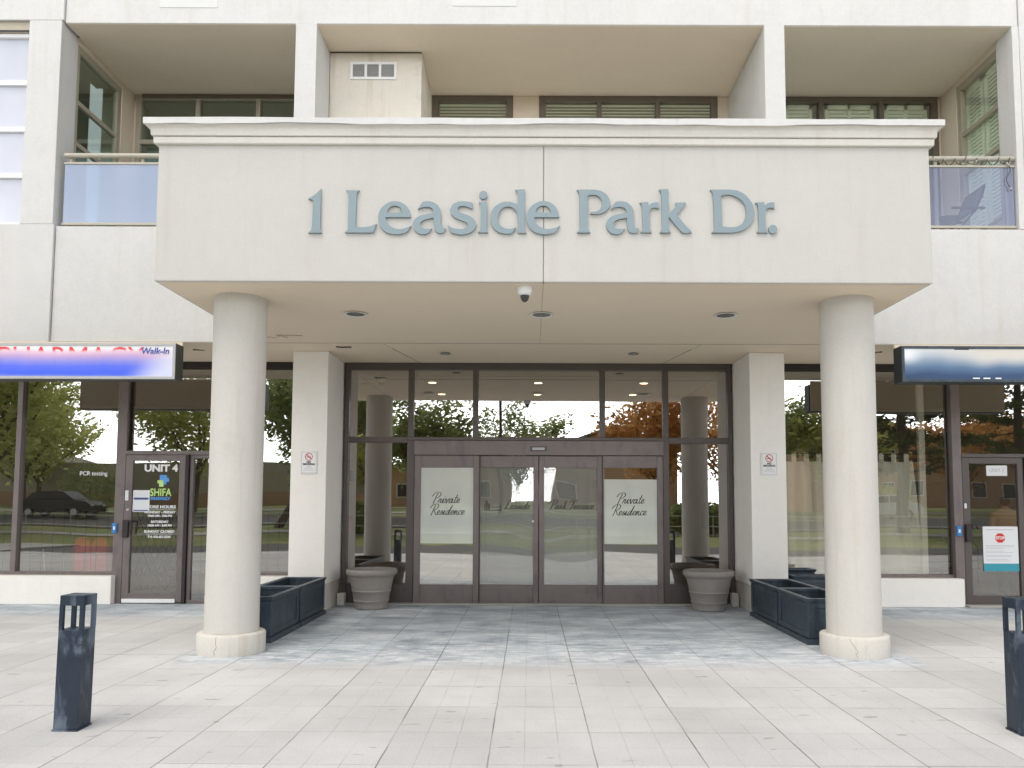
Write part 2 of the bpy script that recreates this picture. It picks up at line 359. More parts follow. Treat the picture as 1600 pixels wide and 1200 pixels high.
class MB:
    def __init__(s): s.v = []; s.f = []
    def add(s, vs, fs):
        k = len(s.v); s.v += [tuple(q) for q in vs]; s.f += [tuple(i + k for i in f) for f in fs]; return s
    def box(s, x0, x1, y0, y1, z0, z1):
        return s.add([(x0, y0, z0), (x1, y0, z0), (x1, y1, z0), (x0, y1, z0), (x0, y0, z1), (x1, y0, z1), (x1, y1, z1), (x0, y1, z1)],
                     [(0, 3, 2, 1), (4, 5, 6, 7), (0, 1, 5, 4), (1, 2, 6, 5), (2, 3, 7, 6), (3, 0, 4, 7)])
    def tube(s, a, b, r0, r1=None, n=10, caps=True):
        a, b = Vector(a), Vector(b); r1 = r0 if r1 is None else r1
        d = (b - a).normalized(); u = d.orthogonal().normalized(); w_ = d.cross(u)
        vs = []
        for c, r in ((a, r0), (b, r1)):
            for i in range(n):
                t = 2 * math.pi * i / n; vs.append(c + u * (math.cos(t) * r) + w_ * (math.sin(t) * r))
        fs = [(i, (i + 1) % n, n + (i + 1) % n, n + i) for i in range(n)]
        if caps: fs += [tuple(reversed(range(n))), tuple(range(n, 2 * n))]
        return s.add(vs, fs)
    def path(s, pts, r, n=8):
        for a, b in zip(pts, pts[1:]): s.tube(a, b, r, r, n)
        return s
    def lathe(s, prof, cx, cy, n=48, cap0=True, cap1=True):
        vs = []
        for r, z in prof:
            for i in range(n):
                t = 2 * math.pi * i / n; vs.append((cx + r * math.cos(t), cy + r * math.sin(t), z))
        fs = []
        for k in range(len(prof) - 1):
            for i in range(n):
                j = (i + 1) % n; fs.append((k * n + i, k * n + j, (k + 1) * n + j, (k + 1) * n + i))
        if cap0: fs.append(tuple(reversed(range(n))))
        if cap1: fs.append(tuple(range((len(prof) - 1) * n, len(prof) * n)))
        return s.add(vs, fs)
    def prism_x(s, poly, x0, x1):      # poly of (y, z) extruded along x
        n = len(poly); vs = [(x0, y, z) for y, z in poly] + [(x1, y, z) for y, z in poly]
        fs = [tuple(range(n)), tuple(reversed(range(n, 2 * n)))] + [(i, n + i, n + (i + 1) % n, (i + 1) % n) for i in range(n)]
        return s.add(vs, fs)
    def prism_y(s, poly, y0, y1):      # poly of (x, z) extruded along y
        n = len(poly); vs = [(x, y0, z) for x, z in poly] + [(x, y1, z) for x, z in poly]
        fs = [tuple(range(n)), tuple(reversed(range(n, 2 * n)))] + [(i, n + i, n + (i + 1) % n, (i + 1) % n) for i in range(n)]
        return s.add(vs, fs)
    def build(s, name, mat, parent=None, bevel=0.0, smooth=False, segs=2):
        me = bpy.data.meshes.new(name); me.from_pydata(s.v, [], s.f); me.validate()
        bm = bmesh.new(); bm.from_mesh(me); bmesh.ops.recalc_face_normals(bm, faces=bm.faces); bm.to_mesh(me); bm.free()
        return link_mesh(name, me, mat, parent, bevel, smooth, segs)
def smooth_angle(o, deg=35):
    me = o.data
    for f in me.polygons: f.use_smooth = True
    bm = bmesh.new(); bm.from_mesh(me)
    for e in bm.edges:
        if len(e.link_faces) == 2 and e.calc_face_angle(0) > R(deg): e.smooth = False
    bm.to_mesh(me); bm.free(); return o
def copy_tree(o, loc=None, parent=None, label=None):
    c = o.copy(); C.objects.link(c)
    if parent is not None: c.parent = parent
    if loc is not None: c.location = loc
    if label: c['label'] = label
    for ch in list(o.children): copy_tree(ch, parent=c)
    return c
def curve_mesh(cu):
    t = bpy.data.objects.new('tmp', cu); C.objects.link(t)
    dg = bpy.context.evaluated_depsgraph_get(); me = bpy.data.meshes.new_from_object(t.evaluated_get(dg))
    bpy.data.objects.remove(t); return me
def text_mesh(body, size, at, depth=0.002, align='CENTER', shear=0.0, sx=1.0, weight=0.0, spacing=1.0):
    cu = bpy.data.curves.new('t', 'FONT'); cu.body = body; cu.size = size; cu.extrude = depth / 2
    cu.align_x = align; cu.align_y = 'CENTER'; cu.shear = shear; cu.offset = weight; cu.resolution_u = 3
    cu.space_character = spacing
    me = curve_mesh(cu)
    me.transform(Matrix.Translation(at) @ Matrix.Rotation(R(90), 4, 'X') @ Matrix.Diagonal((sx, 1, 1, 1)))
    return me
def join_meshes(mes):
    bm = bmesh.new()
    for m_ in mes: bm.from_mesh(m_)
    me = bpy.data.meshes.new('j'); bm.to_mesh(me); bm.free(); return me

# ------------------------------------------------------------------ the setting
MB().box(-16, 16, 0.5, 11.22, -0.3, 0.0).build('plaza_pavement', 'paving')['kind'] = 'structure'
MB().box(-16, 16, 0.32, 0.498, -0.3, 0.004).build('kerb', 'concrete', None, 0.01)['kind'] = 'structure'
MB().box(-16, 16, -5.0, 0.318, -0.3, -0.10).build('driveway', 'asphalt')['kind'] = 'structure'
g = MB(); nx, ny = 40, 60      # terrain behind the camera, rising gently away from the plaza
for j in range(ny + 1):
    for i in range(nx + 1):
        x = -150 + 300 * i / nx; y = -5.0 - 145 * (j / ny) ** 1.6
        z = -0.16 + 1.25 * min(1, max(0, (-y - 8) / 26)) ** 1.2 + 0.0
        g.v.append((x, y, z))
for j in range(ny):
    for i in range(nx):
        a = j * (nx + 1) + i; g.f.append((a, a + 1, a + nx + 2, a + nx + 1))
g.build('lawn', 'grass', smooth=True)['kind'] = 'structure'
MB().box(-150, -16, -5.0, 60, -0.4, -0.05).box(16, 150, -5.0, 60, -0.4, -0.05).box(-16, 16, 11.22, 60, -0.5, -0.1).build('ground', 'concrete')['kind'] = 'structure'
def slope(y): return -0.16 + 1.25 * min(1, max(0, (-y - 8) / 26)) ** 1.2
def strip(name, mat, y0, y1, lift):
    b = MB(); n_ = 24
    for k in range(n_ + 1):
        y = y0 + (y1 - y0) * k / n_
        b.v += [(-150, y, slope(y) + lift), (150, y, slope(y) + lift)]
    for k in range(n_): b.f.append((2 * k, 2 * k + 1, 2 * k + 3, 2 * k + 2))
    o = b.build(name, mat); o['kind'] = 'structure'; return o
strip('road', 'asphalt', -24.5, -17.0, 0.03)
strip('footpath', 'concrete', -13.4, -12.0, 0.03)
strip('kerb', 'concrete', -17.0, -16.8, 0.12)
strip('path', 'concrete', -29.6, -28.2, 0.03)

# ------------------------------------------------------------------ the building
B = thing('apartment_building', 'pale stucco apartment building with recessed balconies and dark framed shop fronts', 'building', (0, 9.75, 0))
def boxes(name, mat, parent, lst, bevel=0.0):
    for q_ in lst: MB().box(*q_).build(name, mat, parent, bevel)
# centre bay, then the side bays standing 3 cm proud of it
boxes('wall', 'upper', B, [(-6.165, 6.43, 9.75, 10.07, 7.77, 13.5), (-6.165, 6.43, 9.75, 10.07, 3.503, 5.02),
      (-14, -6.173, 9.72, 10.1, 7.79, 13.5), (-14, -6.173, 9.715, 10.1, 3.495, 5.035), (-6.62, -6.193, 9.72, 10.10, 5.038, 7.787),
      (6.438, 14, 9.735, 10.1, 3.5, 13.5), (6.345, 6.437, 9.745, 10.10, 5.022, 7.768)], 0.007)
boxes('repair_patch', 'patch', B, [(-4.92, -4.16, 9.744, 9.752, 7.985, 8.8), (-1.05, -0.2, 9.744, 9.752, 8.02, 8.8)])
# dividing piers between the balconies
MB().box(-3.114, -2.837, 9.742, 11.6, 5.022, 7.768).build('pier', 'upper', B, 0.006)
MB().box(3.072, 3.34, 9.742, 11.6, 5.022, 7.768).build('pier', 'upper', B, 0.006)
# balcony ceilings and floors
MB().box(-6.6, 6.7, 10.082, 11.75, 7.79, 8.1).build('balcony_soffit', 'bsoffit', B)
MB().box(-6.15, 6.42, 9.765, 10.066, 7.764, 7.769).build('beam_underside', 'bsoffit', B)
MB().box(-6.19, 6.43, 10.0705, 10.0815, 7.775, 7.95).build('joint', 'joint', B)
MB().box(-6.19, 6.43, 10.072, 11.9, 4.8, 4.98).build('balcony_floor', 'balc_floor', B)
# rear balcony wall pieces
boxes('rear_wall', 'balc_wall', B, [(-6.5, -6.2, 11.25, 11.62, 4.98, 7.788),
      (-6.6, -6.2, 10.1, 11.25, 7.70, 7.788),
      (-6.6, -6.2, 10.1, 11.25, 4.98, 5.3),
      (6.38, 6.7, 11.15, 11.62, 4.98, 7.788),
      (6.38, 6.7, 10.1, 11.15, 7.70, 7.788),
      (6.38, 6.7, 10.1, 11.15, 4.98, 5.3),
      (-0.285, 0.125, 11.58, 11.8, 4.98, 7.788),
      (2.9, 3.074, 11.58, 11.8, 4.98, 7.788),
      (-6.25, -6.15, 11.6, 11.8, 4.98, 7.788),
      (-3.3, -3.1, 11.58, 11.8, 4.98, 7.788),
      (3.335, 3.42, 11.58, 11.8, 4.98, 7.788),
      (6.33, 6.5, 11.6, 11.8, 4.98, 7.788)], 0.005)
MB().box(-2.840, -1.547, 10.42, 11.75, 4.98, 7.785).build('duct_enclosure', 'upper_dirty', B, 0.006)
MB().box(-2.852, -2.834, 10.405, 10.424, 5.0, 7.77).box(-2.83, -1.55, 10.412, 10.424, 7.772, 7.786).build('joint', 'joint', B)

def window(parent, x0, x1, z0, z1, y, mulls=(), trans=(), fw=0.06, dep=0.08, fmat='bronze', gmat='g_shop', mw=None, name='window', tw=None, gy=0.5):
    """frame mesh with mullions and transoms; the panes are one child. mulls: x; trans: (z, x0, x1) or z"""
    mw = mw or fw; tw = tw or mw
    f = MB()
    f.box(x0, x0 + fw, y, y + dep, z0, z1); f.box(x1 - fw, x1, y, y + dep, z0, z1)
    f.box(x0 + fw, x1 - fw, y, y + dep, z1 - fw, z1); f.box(x0 + fw, x1 - fw, y, y + dep, z0, z0 + fw)
    for m_ in mulls: f.box(m_ - mw / 2, m_ + mw / 2, y - 0.003, y + dep - 0.002, z0 + fw * 0.9, z1 - fw * 0.9)
    for t in trans:
        zz, a, b = (t, x0 + fw, x1 - fw) if not isinstance(t, tuple) else t
        f.box(a, b, y + 0.004, y + dep - 0.005, zz - tw / 2, zz + tw / 2)
    fo = f.build(name, fmat, parent, 0.004)
    yy = y + dep * gy
    MB().box(x0 + fw * 0.8, x1 - fw * 0.8, yy, yy + 0.008, z0 + fw * 0.8, z1 - fw * 0.8).build('pane', gmat, fo)
    return fo
def blinds(parent, x0, x1, y, z0, z1, pitch=0.05, mat='blind'):
    b = MB(); z = z0
    while z < z1:
        b.add([(x0, y, z), (x1, y, z), (x1, y + 0.03, z + 0.035), (x0, y + 0.03, z + 0.035)], [(0, 1, 2, 3)]); z += pitch
    b.box(x0, x1, y, y + 0.04, z1 - 0.05, z1)
    return b.build('blind', mat, parent)
# rear balcony windows
wn = window(B, -6.15, -3.3, 5.0, 7.785, 11.56, mulls=(-5.19, -4.25), trans=(7.03,), fw=0.08, dep=0.1, fmat='taupe', gmat='g_updk', mw=0.07)
MB().box(-6.06, -3.38, 11.545, 11.57, 7.72, 7.78).build('head_trim', 'taupe_dk', wn)
wn = window(B, -1.547, -0.285, 5.0, 7.785, 11.56, fw=0.10, dep=0.1, fmat='taupe_dk', gmat='g_up')
blinds(wn, -1.43, -0.40, 11.64, 7.0, 7.72)
wn = window(B, 0.125, 2.9, 5.0, 7.785, 11.56, mulls=(1.06, 1.97), fw=0.10, dep=0.1, fmat='taupe_dk', gmat='g_up', mw=0.07)
blinds(wn, 0.2, 2.8, 11.64, 7.0, 7.72)
wn = window(B, 3.42, 6.33, 5.0, 7.785, 11.56, mulls=(4.51, 5.45), fw=0.09, dep=0.1, fmat='taupe_dk', gmat='g_up', mw=0.07)
bb = MB()
for a, b_ in ((3.6, 4.4), (4.6, 5.36), (5.53, 6.2)):     # plantation shutters: stiles, rails, slats
    for q in (a, (a + b_) / 2 - 0.025, b_ - 0.05): bb.box(q, q + 0.05, 11.64, 11.67, 5.2, 7.7)
    bb.box(a, b_, 11.64, 11.67, 7.62, 7.7)
    for k in range(40): bb.box(a + 0.05, b_ - 0.05, 11.652, 11.662, 5.3 + k * 0.058, 5.345 + k * 0.058)
bb.build('shutter', 'blind', wn)
MB().box(-6.8, 6.8, 11.9, 12.0, 4.9, 8.0).build('room_backing', 'room', B)
# side windows of the two outer balconies (they look inwards across the balcony)
def side_window(x, s, y0, y1, gm):
    f = MB(); a, b_ = (x - 0.09, x - 0.01) if s < 0 else (x + 0.01, x + 0.09)
    f.box(a, b_, y0, y0 + 0.06, 5.3, 7.70); f.box(a, b_, y1 - 0.10, y1, 5.3, 7.70)
    f.box(a, b_, y0 + 0.06, y1 - 0.10, 7.60, 7.70); f.box(a, b_, y0 + 0.06, y1 - 0.10, 5.3, 5.36)
    for z in (6.92, 6.34): f.box(a + 0.01, b_ - 0.01, y0 + 0.06, y1 - 0.10, z - 0.03, z + 0.03)
    fo = f.build('window', 'taupe', B, 0.003)
    MB().box(x - s * -0.05 - 0.004, x + s * 0.05 + 0.004, y0 + 0.05, y1 - 0.09, 5.34, 7.62).build('pane', gm, fo)
    return fo
side_window(-6.2, -1, 10.12, 11.25, 'g_updk')
sw = side_window(6.38, 1, 10.12, 11.15, 'g_up')
bb = MB()
for ya, yb in ((10.15, 10.6), (10.64, 11.06)):
    bb.box(6.475, 6.50, ya, ya + 0.06, 5.4, 7.62); bb.box(6.475, 6.50, yb - 0.06, yb, 5.4, 7.62); bb.box(6.475, 6.50, ya, yb, 7.54, 7.62)
    for k in range(36): bb.add([(6.475, ya + .06, 5.45 + k * .058), (6.475, yb - .06, 5.45 + k * .058), (6.488, yb - .06, 5.503 + k * .058), (6.488, ya + .06, 5.503 + k * .058)], [(0, 1, 2, 3)])
bb.build('shutter', 'blind', sw)
boxes('room_backing', 'room', B, [(6.75, 6.8, 10.1, 11.6, 5, 8), (-6.95, -6.9, 10.1, 11.6, 5, 8)])
# big curtain-wall window far left
window(B, -9.5, -6.622, 5.03, 7.65, 9.80, trans=(6.98, 6.345, 5.72), fw=0.05, dep=0.12, fmat='white', gmat='g_spandrel', mw=0.065, name='curtain_wall_window', gy=0.4)
boxes('window_head', 'taupe', B, [(-9.6, -6.621, 9.76, 9.95, 7.652, 7.787)], 0.004); boxes('window_sill', 'taupe', B, [(-9.6, -6.621, 9.79, 10.0, 4.98, 5.028)], 0.004)
MB().box(-9.6, -6.622, 9.755, 9.765, 7.652, 7.672).build('head_strip', 'bronze_dk', B)  # thin dark strip along the lower edge of the window head
# vent on the duct enclosure
v = MB(); v.box(-2.545, -1.895, 10.395, 10.42, 7.60, 7.634).box(-2.545, -1.895, 10.395, 10.42, 7.383, 7.415)
for a in (-2.545, -2.345, -2.145, -1.93): v.box(a, a + 0.035, 10.395, 10.42, 7.415, 7.60)
vent = v.build('vent', 'white', B, 0.002)
v = MB()
for k in range(12): v.box(-2.51, -1.93, 10.402, 10.414, 7.42 + k * 0.0155, 7.427 + k * 0.0155)
for k in range(22): v.box(-2.51 + k * 0.027, -2.507 + k * 0.027, 10.400, 10.404, 7.415, 7.60)
v.build('grille', 'grey', vent)
MB().box(-2.51, -1.93, 10.4145, 10.4175, 7.415, 7.60).build('duct_dark_sheet', 'bronze_dk', vent)  # solid dark sheet standing in for the unlit duct behind the grille

# recess soffit above the shop fronts
MB().box(-14, 14, 10.075, 11.6, 3.502, 3.7).box(-14, 14, 9.762, 10.075, 3.498, 3.6).build('recess_soffit', 'soffit', B)
for xa, xb in (((-1.9), (-1.62)), ((2.2), (1.94))):
    MB().tube((xa, 9.8, 3.5), (xb, 11.15, 3.504), 0.004, n=6).build('joint', 'joint', B)
# pillars beside the entrance
for x0, x1 in ((-3.215, -2.735), (2.965, 3.44)):
    P = MB().box(x0, x1, 10.3, 11.25, 0.36, 3.5).build('pillar', 'pier', B, 0.008)
    s_ = 0.012
    MB().box(x0 + s_, x1 - s_, 10.3 + s_, 11.25, 0.0, 0.36).build('plinth', 'plinth', P, 0.004)
# low walls under the shop windows
MB().box(-14, -5.935, 10.99, 11.3, 0.0, 0.40).build('low_wall', 'pier', B, 0.01)
MB().box(-4.60, -3.215, 10.99, 11.3, 0.0, 0.40).build('low_wall', 'pier', B, 0.01)
MB().box(3.44, 6.17, 10.99, 11.3, 0.0, 0.40).build('low_wall', 'pier', B, 0.01)
MB().box(8.4, 14, 10.99, 11.3, 0.0, 0.40).build('low_wall', 'pier', B, 0.01)

# ---- left shop front
window(B, -14, -5.935, 0.40, 3.50, 11.15, mulls=(-11.6, -9.5, -7.45), fw=0.045, dep=0.11, fmat='bronze_lt', gmat='g_shop', mw=0.075, name='shop_window')
window(B, -5.93, -4.61, 2.145, 3.50, 11.15, fw=0.045, dep=0.11, fmat='bronze_lt', gmat='g_shop', name='transom_window')
window(B, -4.60, -3.216, 0.40, 3.50, 11.15, mulls=(-4.12,), fw=0.045, dep=0.11, fmat='bronze_lt', gmat='g_shop', name='shop_window')
boxes('head_trim', 'bronze_dk', B, [(-14, -3.22, 11.12, 11.148, 3.41, 3.497), (3.445, 14, 11.12, 11.148, 3.41, 3.497)])
MB().box(-5.99, -5.85, 11.10, 11.149, 0.0, 3.41).build('frame_post', 'bronze_lt', B, 0.004)
def shop_door(x0, x1, hinge_right, fmat):
    f = MB(); z1 = 2.13
    f.box(x0, x0 + 0.10, 11.10, 11.16, 0.02, z1); f.box(x1 - 0.085, x1, 11.10, 11.16, 0.02, z1)
    f.box(x0 + 0.10, x1 - 0.085, 11.10, 11.16, z1 - 0.085, z1); f.box(x0 + 0.10, x1 - 0.085, 11.10, 11.16, 0.02, 0.15)
    d = f.build('shop_door', fmat, B, 0.004)
    MB().box(x0 + 0.09, x1 - 0.075, 11.13, 11.137, 0.14, z1 - 0.08).build('pane', 'g_door', d)
    return d
dl = shop_door(-5.845, -4.985, True, 'bronze_lt')
MB().box(-5.86, -4.50, 11.09, 11.19, 2.135, 2.19).build('door_head', 'bronze_lt', B, 0.003)
MB().box(-4.975, -4.93, 11.08, 11.19, 0.0, 2.133).build('frame_post', 'bronze_dk', B, 0.003)
window(B, -4.925, -4.605, 0.0, 2.133, 11.12, fw=0.05, dep=0.07, fmat='bronze_lt', gmat='g_shop', name='sidelight')
MB().box(-5.83, -5.07, 11.085, 11.098, 0.015, 0.07).build('kick_strip', 'white', dl, 0.002)
h = MB(); h.box(-5.845, -5.765, 11.06, 11.098, 0.94, 1.19); h.tube((-5.72, 11.07, 0.98), (-5.70, 11.04, 1.18), 0.012); h.box(-5.77, -5.69, 11.04, 11.07, 1.16, 1.185)
h.build('handle', 'bronze_dk', dl, 0.003)
MB().tube((-5.79, 11.09, 1.34), (-5.79, 11.105, 1.34), 0.018, n=14).build('lock', 'chrome', dl)
# lettering on the left door
cx = -5.36; yl = 11.122
L1 = join_meshes([text_mesh('UNIT 4', 0.135, (cx + 0.015, yl, 1.935), sx=1.15, weight=0.006)])
link_mesh('lettering', L1, 'white', dl)
lines_ = [('STORE HOURS', 0.060, 1.378, 1.15), ('MONDAY - FRIDAY', 0.046, 1.302, 1.12), ('10:00 AM - 7:00 PM', 0.040, 1.25, 1.08),
          ('SATURDAY', 0.044, 1.165, 1.12), ('10:00 AM - 3:00 PM', 0.040, 1.112, 1.08), ('SUNDAY CLOSED', 0.048, 1.025, 1.15), ('Tel: 416-421-2224', 0.042, 0.948, 1.05)]
for t, s, z, q in lines_: link_mesh('lettering', text_mesh(t, s, (cx + 0.02, yl, z), sx=q, weight=0.0022), 'white', dl)
MB().box(cx - 0.15, cx + 0.22, yl - 0.001, yl + 0.001, 1.338, 1.342).box(cx - 0.17, cx + 0.21, yl - 0.001, yl + 0.001, 0.988, 0.992).build('rule_line', 'white', dl)
link_mesh('lettering', text_mesh('SHIFA', 0.15, (cx + 0.02, yl, 1.585), sx=0.80, weight=0.003), 'green', dl)
link_mesh('lettering', text_mesh('PHARMACY', 0.062, (cx + 0.02, yl, 1.498), sx=0.85, weight=0.003), 'blue', dl)
MB().box(cx + 0.0, cx + 0.10, yl - 0.001, yl + 0.001, 1.70, 1.84).box(cx + 0.10, cx + 0.135, yl - 0.001, yl + 0.001, 1.74, 1.80).build('emblem', 'blue', dl)
MB().box(cx - 0.03, cx + 0.055, yl - 0.004, yl - 0.002, 1.72, 1.765).box(cx - 0.005, cx + 0.06, yl - 0.004, yl - 0.002, 1.67, 1.72).build('emblem', 'green', dl)
n1 = thing('paper_notice', 'white and blue paper notice taped on the left shop door glass', 'notice', (-5.6, 11.10, 1.5))
MB().box(-5.735, -5.495, 11.118, 11.121, 1.31, 1.62).build('sheet', 'paper', n1)
MB().box(-5.72, -5.51, 11.115, 11.1172, 1.483, 1.512).box(-5.72, -5.51, 11.115, 11.1172, 1.32, 1.335).build('print', 'navy', n1)
n2 = MB().box(-5.838, -5.79, 11.094, 11.098, 1.47, 1.615).build('notice_slip', 'paper'); tag(n2, 'narrow white slip stuck on the left shop door frame above its lock', 'notice')
n3 = link_mesh('window_lettering', join_meshes([text_mesh('PCR testing', 0.085, (-6.36, 11.19, 1.86), weight=0.001)]), 'paper')
tag(n3, 'faint white PCR testing lettering on the large left shop window', 'lettering')

# ---- right shop front
window(B, 3.441, 6.175, 0.40, 3.50, 11.15, mulls=(), fw=0.045, dep=0.11, fmat='bronze_lt', gmat='g_shop', name='shop_window')
MB().box(6.115, 6.245, 11.10, 11.149, 0.0, 3.41).build('frame_post', 'bronze_lt', B, 0.004)
window(B, 6.18, 8.40, 2.145, 3.50, 11.15, fw=0.045, dep=0.11, fmat='bronze_lt', gmat='g_shop', name='transom_window')
dr = shop_door(6.25, 7.13, False, 'bronze')
MB().box(6.24, 8.40, 11.09, 11.19, 2.135, 2.19).build('door_head', 'bronze', B, 0.003)
MB().box(7.14, 7.20, 11.08, 11.19, 0.0, 2.133).build('frame_post', 'bronze_dk', B, 0.003)
window(B, 7.205, 8.395, 0.0, 2.133, 11.12, fw=0.05, dep=0.07, fmat='bronze', gmat='g_shop', name='sidelight')
window(B, 8.40, 14, 0.40, 3.50, 11.15, mulls=(10.5, 12.4), fw=0.045, dep=0.11, fmat='bronze_lt', gmat='g_shop', mw=0.075, name='shop_window')
h = MB(); h.box(6.255, 6.335, 11.05, 11.098, 0.92, 1.17); h.box(6.335, 6.40, 11.04, 11.07, 1.15, 1.175); h.tube((6.40, 11.055, 1.17), (6.43, 11.055, 1.10), 0.012)
h.build('handle', 'bronze_dk', dr, 0.003)
MB().box(6.262, 6.295, 11.094, 11.098, 1.40, 1.47).build('lock', 'paper', dr)
MB().box(6.20, 7.2, 10.93, 11.09, 0.003, 0.03).build('threshold', 'concrete', B, 0.004)

# ---- entrance glazing
e = MB(); y0, y1 = 11.15, 11.26
e.box(-2.705, -2.645, y0, y1, 0, 3.50); e.box(2.885, 2.945, y0, y1, 0, 3.50); e.box(-2.645, 2.885, y0, y1, 3.40, 3.50)
for x in (-1.745, -0.80, 1.055, 1.98): e.box(x - 0.04, x + 0.04, y0 + 0.004, y1 - 0.004, 2.41, 3.40)
e.box(-2.645, -1.79, y0 + 0.002, y1 - 0.002, 2.325, 2.41); e.box(2.02, 2.885, y0 + 0.002, y1 - 0.002, 2.325, 2.41)
e.box(-1.79, 2.02, y0 - 0.003, y1, 2.36, 2.41)
e.box(-1.79, -1.68, y0 - 0.004, y1 - 0.002, 0, 2.36); e.box(1.93, 2.02, y0 - 0.004, y1 - 0.002, 0, 2.36)
e.box(-2.645, -1.79, y0 + 0.004, y1 - 0.004, 0, 0.29); e.box(2.02, 2.885, y0 + 0.004, y1 - 0.004, 0, 0.29)
ef = e.build('entrance_frame', 'bronze', B, 0.005)
p_ = MB(); yy = 11.205
for a, b_ in ((-2.65, -1.78), (-1.71, -0.83), (-0.77, 1.02), (1.09, 1.95), (2.0, 2.89)): p_.box(a, b_, yy, yy + 0.008, 2.405, 3.405)
p_.box(-2.65, -1.78, yy, yy + 0.008, 0.285, 2.33); p_.box(2.01, 2.89, yy, yy + 0.008, 0.285, 2.33)
p_.build('pane', 'g_entry', ef)
hd = MB().box(-1.68, 1.93, 11.10, 11.20, 2.145, 2.355).build('door_header', 'bronze_lt', B, 0.006)
sn = MB().box(0.005, 0.235, 11.08, 11.10, 2.205, 2.27).build('motion_sensor', 'sensor', hd, 0.006)
MB().box(0.03, 0.21, 11.075, 11.081, 2.218, 2.257).build('lens', 'grey', sn, 0.002)
def sliding(x0, x1, y, st0, st1, film):
    f = MB(); z0, z1 = 0.01, 2.14
    f.box(x0, x0 + st0, y, y + 0.05, z0, z1); f.box(x1 - st1, x1, y, y + 0.05, z0, z1)
    f.box(x0 + st0, x1 - st1, y, y + 0.05, 1.965, z1); f.box(x0 + st0, x1 - st1, y, y + 0.05, z0, 0.285)
    d = f.build('sliding_door', 'bronze_lt', B, 0.006)
    MB().box(x0 + st0 - 0.01, x1 - st1 + 0.01, y + 0.024, y + 0.031, 0.275, 1.975).build('pane', 'g_slide', d)
    if film: MB().box(x0 + st0, x1 - st1, y + 0.019, y + 0.0225, 0.868, film).build('film_haze_sheet', 'film', d)  # frosted film of the outer panels
    else: MB().box(x0 + st0, x1 - st1, y + 0.019, y + 0.0225, 0.29, 1.96).build('film_haze_sheet', 'haze_sheet', d)  # clear panes: bright reflection put in as a milky sheet
    return d
d1 = sliding(-1.675, -0.735, 11.12, 0.095, 0.085, 1.963)
d2 = sliding(-0.730, 0.122, 11.165, 0.012, 0.075, None)
d3 = sliding(0.132, 1.052, 11.165, 0.075, 0.075, None)
d4 = sliding(1.054, 1.925, 11.12, 0.020, 0.085, 1.80)
# brush-script strokes, one polyline per pen stroke, x-height 1
SCRIPT = {
 'r': (.8, [[(0, .1), (.25, .95), (.3, .8), (.55, .92), (.46, .3), (.56, .02), (.8, .15)]]),
 'i': (.58, [[(0, .1), (.25, 1), (.2, .2), (.34, 0), (.58, .2)], [(.36, 1.45), (.40, 1.52)]]),
 'v': (.85, [[(0, .6), (.15, 1), (.3, .1), (.4, 0), (.7, .9), (.88, .85)]]),
 'a': (.95, [[(.65, .85), (.35, 1), (.05, .5), (.15, 0), (.45, .2), (.7, .95), (.62, .2), (.75, 0), (.98, .2)]]),
 't': (.62, [[(.42, 1.9), (.22, .3), (.35, 0), (.65, .25)], [(0, 1.2), (.68, 1.32)]]),
 'e': (.66, [[(0, .3), (.45, .6), (.45, .95), (.2, .95), (.08, .4), (.3, 0), (.7, .25)]]),
 's': (.58, [[(0, .1), (.35, 1), (.3, .7), (.5, .3), (.3, 0), (.05, .1)]]),
 'd': (1.0, [[(.65, .85), (.35, 1), (.05, .5), (.15, 0), (.45, .2), (.9, 2.2), (.65, .3), (.8, 0), (1.02, .2)]]),
 'n': (.9, [[(0, 0), (.15, 1), (.12, .1), (.4, .9), (.6, .85), (.55, .15), (.7, 0), (.92, .2)]]),
 'c': (.66, [[(.6, .8), (.35, 1), (.08, .5), (.25, 0), (.7, .25)]]),
 'k': (.85, [[(.1, 0), (.3, 2.2)], [(.2, .5), (.58, .98), (.3, .55), (.65, 0), (.88, .12)]]),
 'P': (1.15, [[(.25, -.2), (.6, 2.3)], [(-.35, 1.5), (0, 2.25), (.8, 2.5), (1.3, 2.0), (1.0, 1.3), (.42, 1.1)]]),
 'R': (1.35, [[(.25, -.2), (.6, 2.3)], [(-.35, 1.5), (0, 2.25), (.8, 2.5), (1.3, 2.0), (1.0, 1.3), (.42, 1.1), (.75, .9), (1.05, .2), (1.5, -.1)]]),
 'L': (1.3, [[(1.0, 2.1), (.75, 2.4), (.5, 1.6), (.3, .3), (0, 0), (.5, .12), (1.0, -.12), (1.35, .2)]]),
 'T': (.95, [[(-.1, 1.9), (.3, 2.35), (.9, 2.15), (1.4, 2.4)], [(.8, 2.2), (.5, .2), (.15, 0)]]),
}
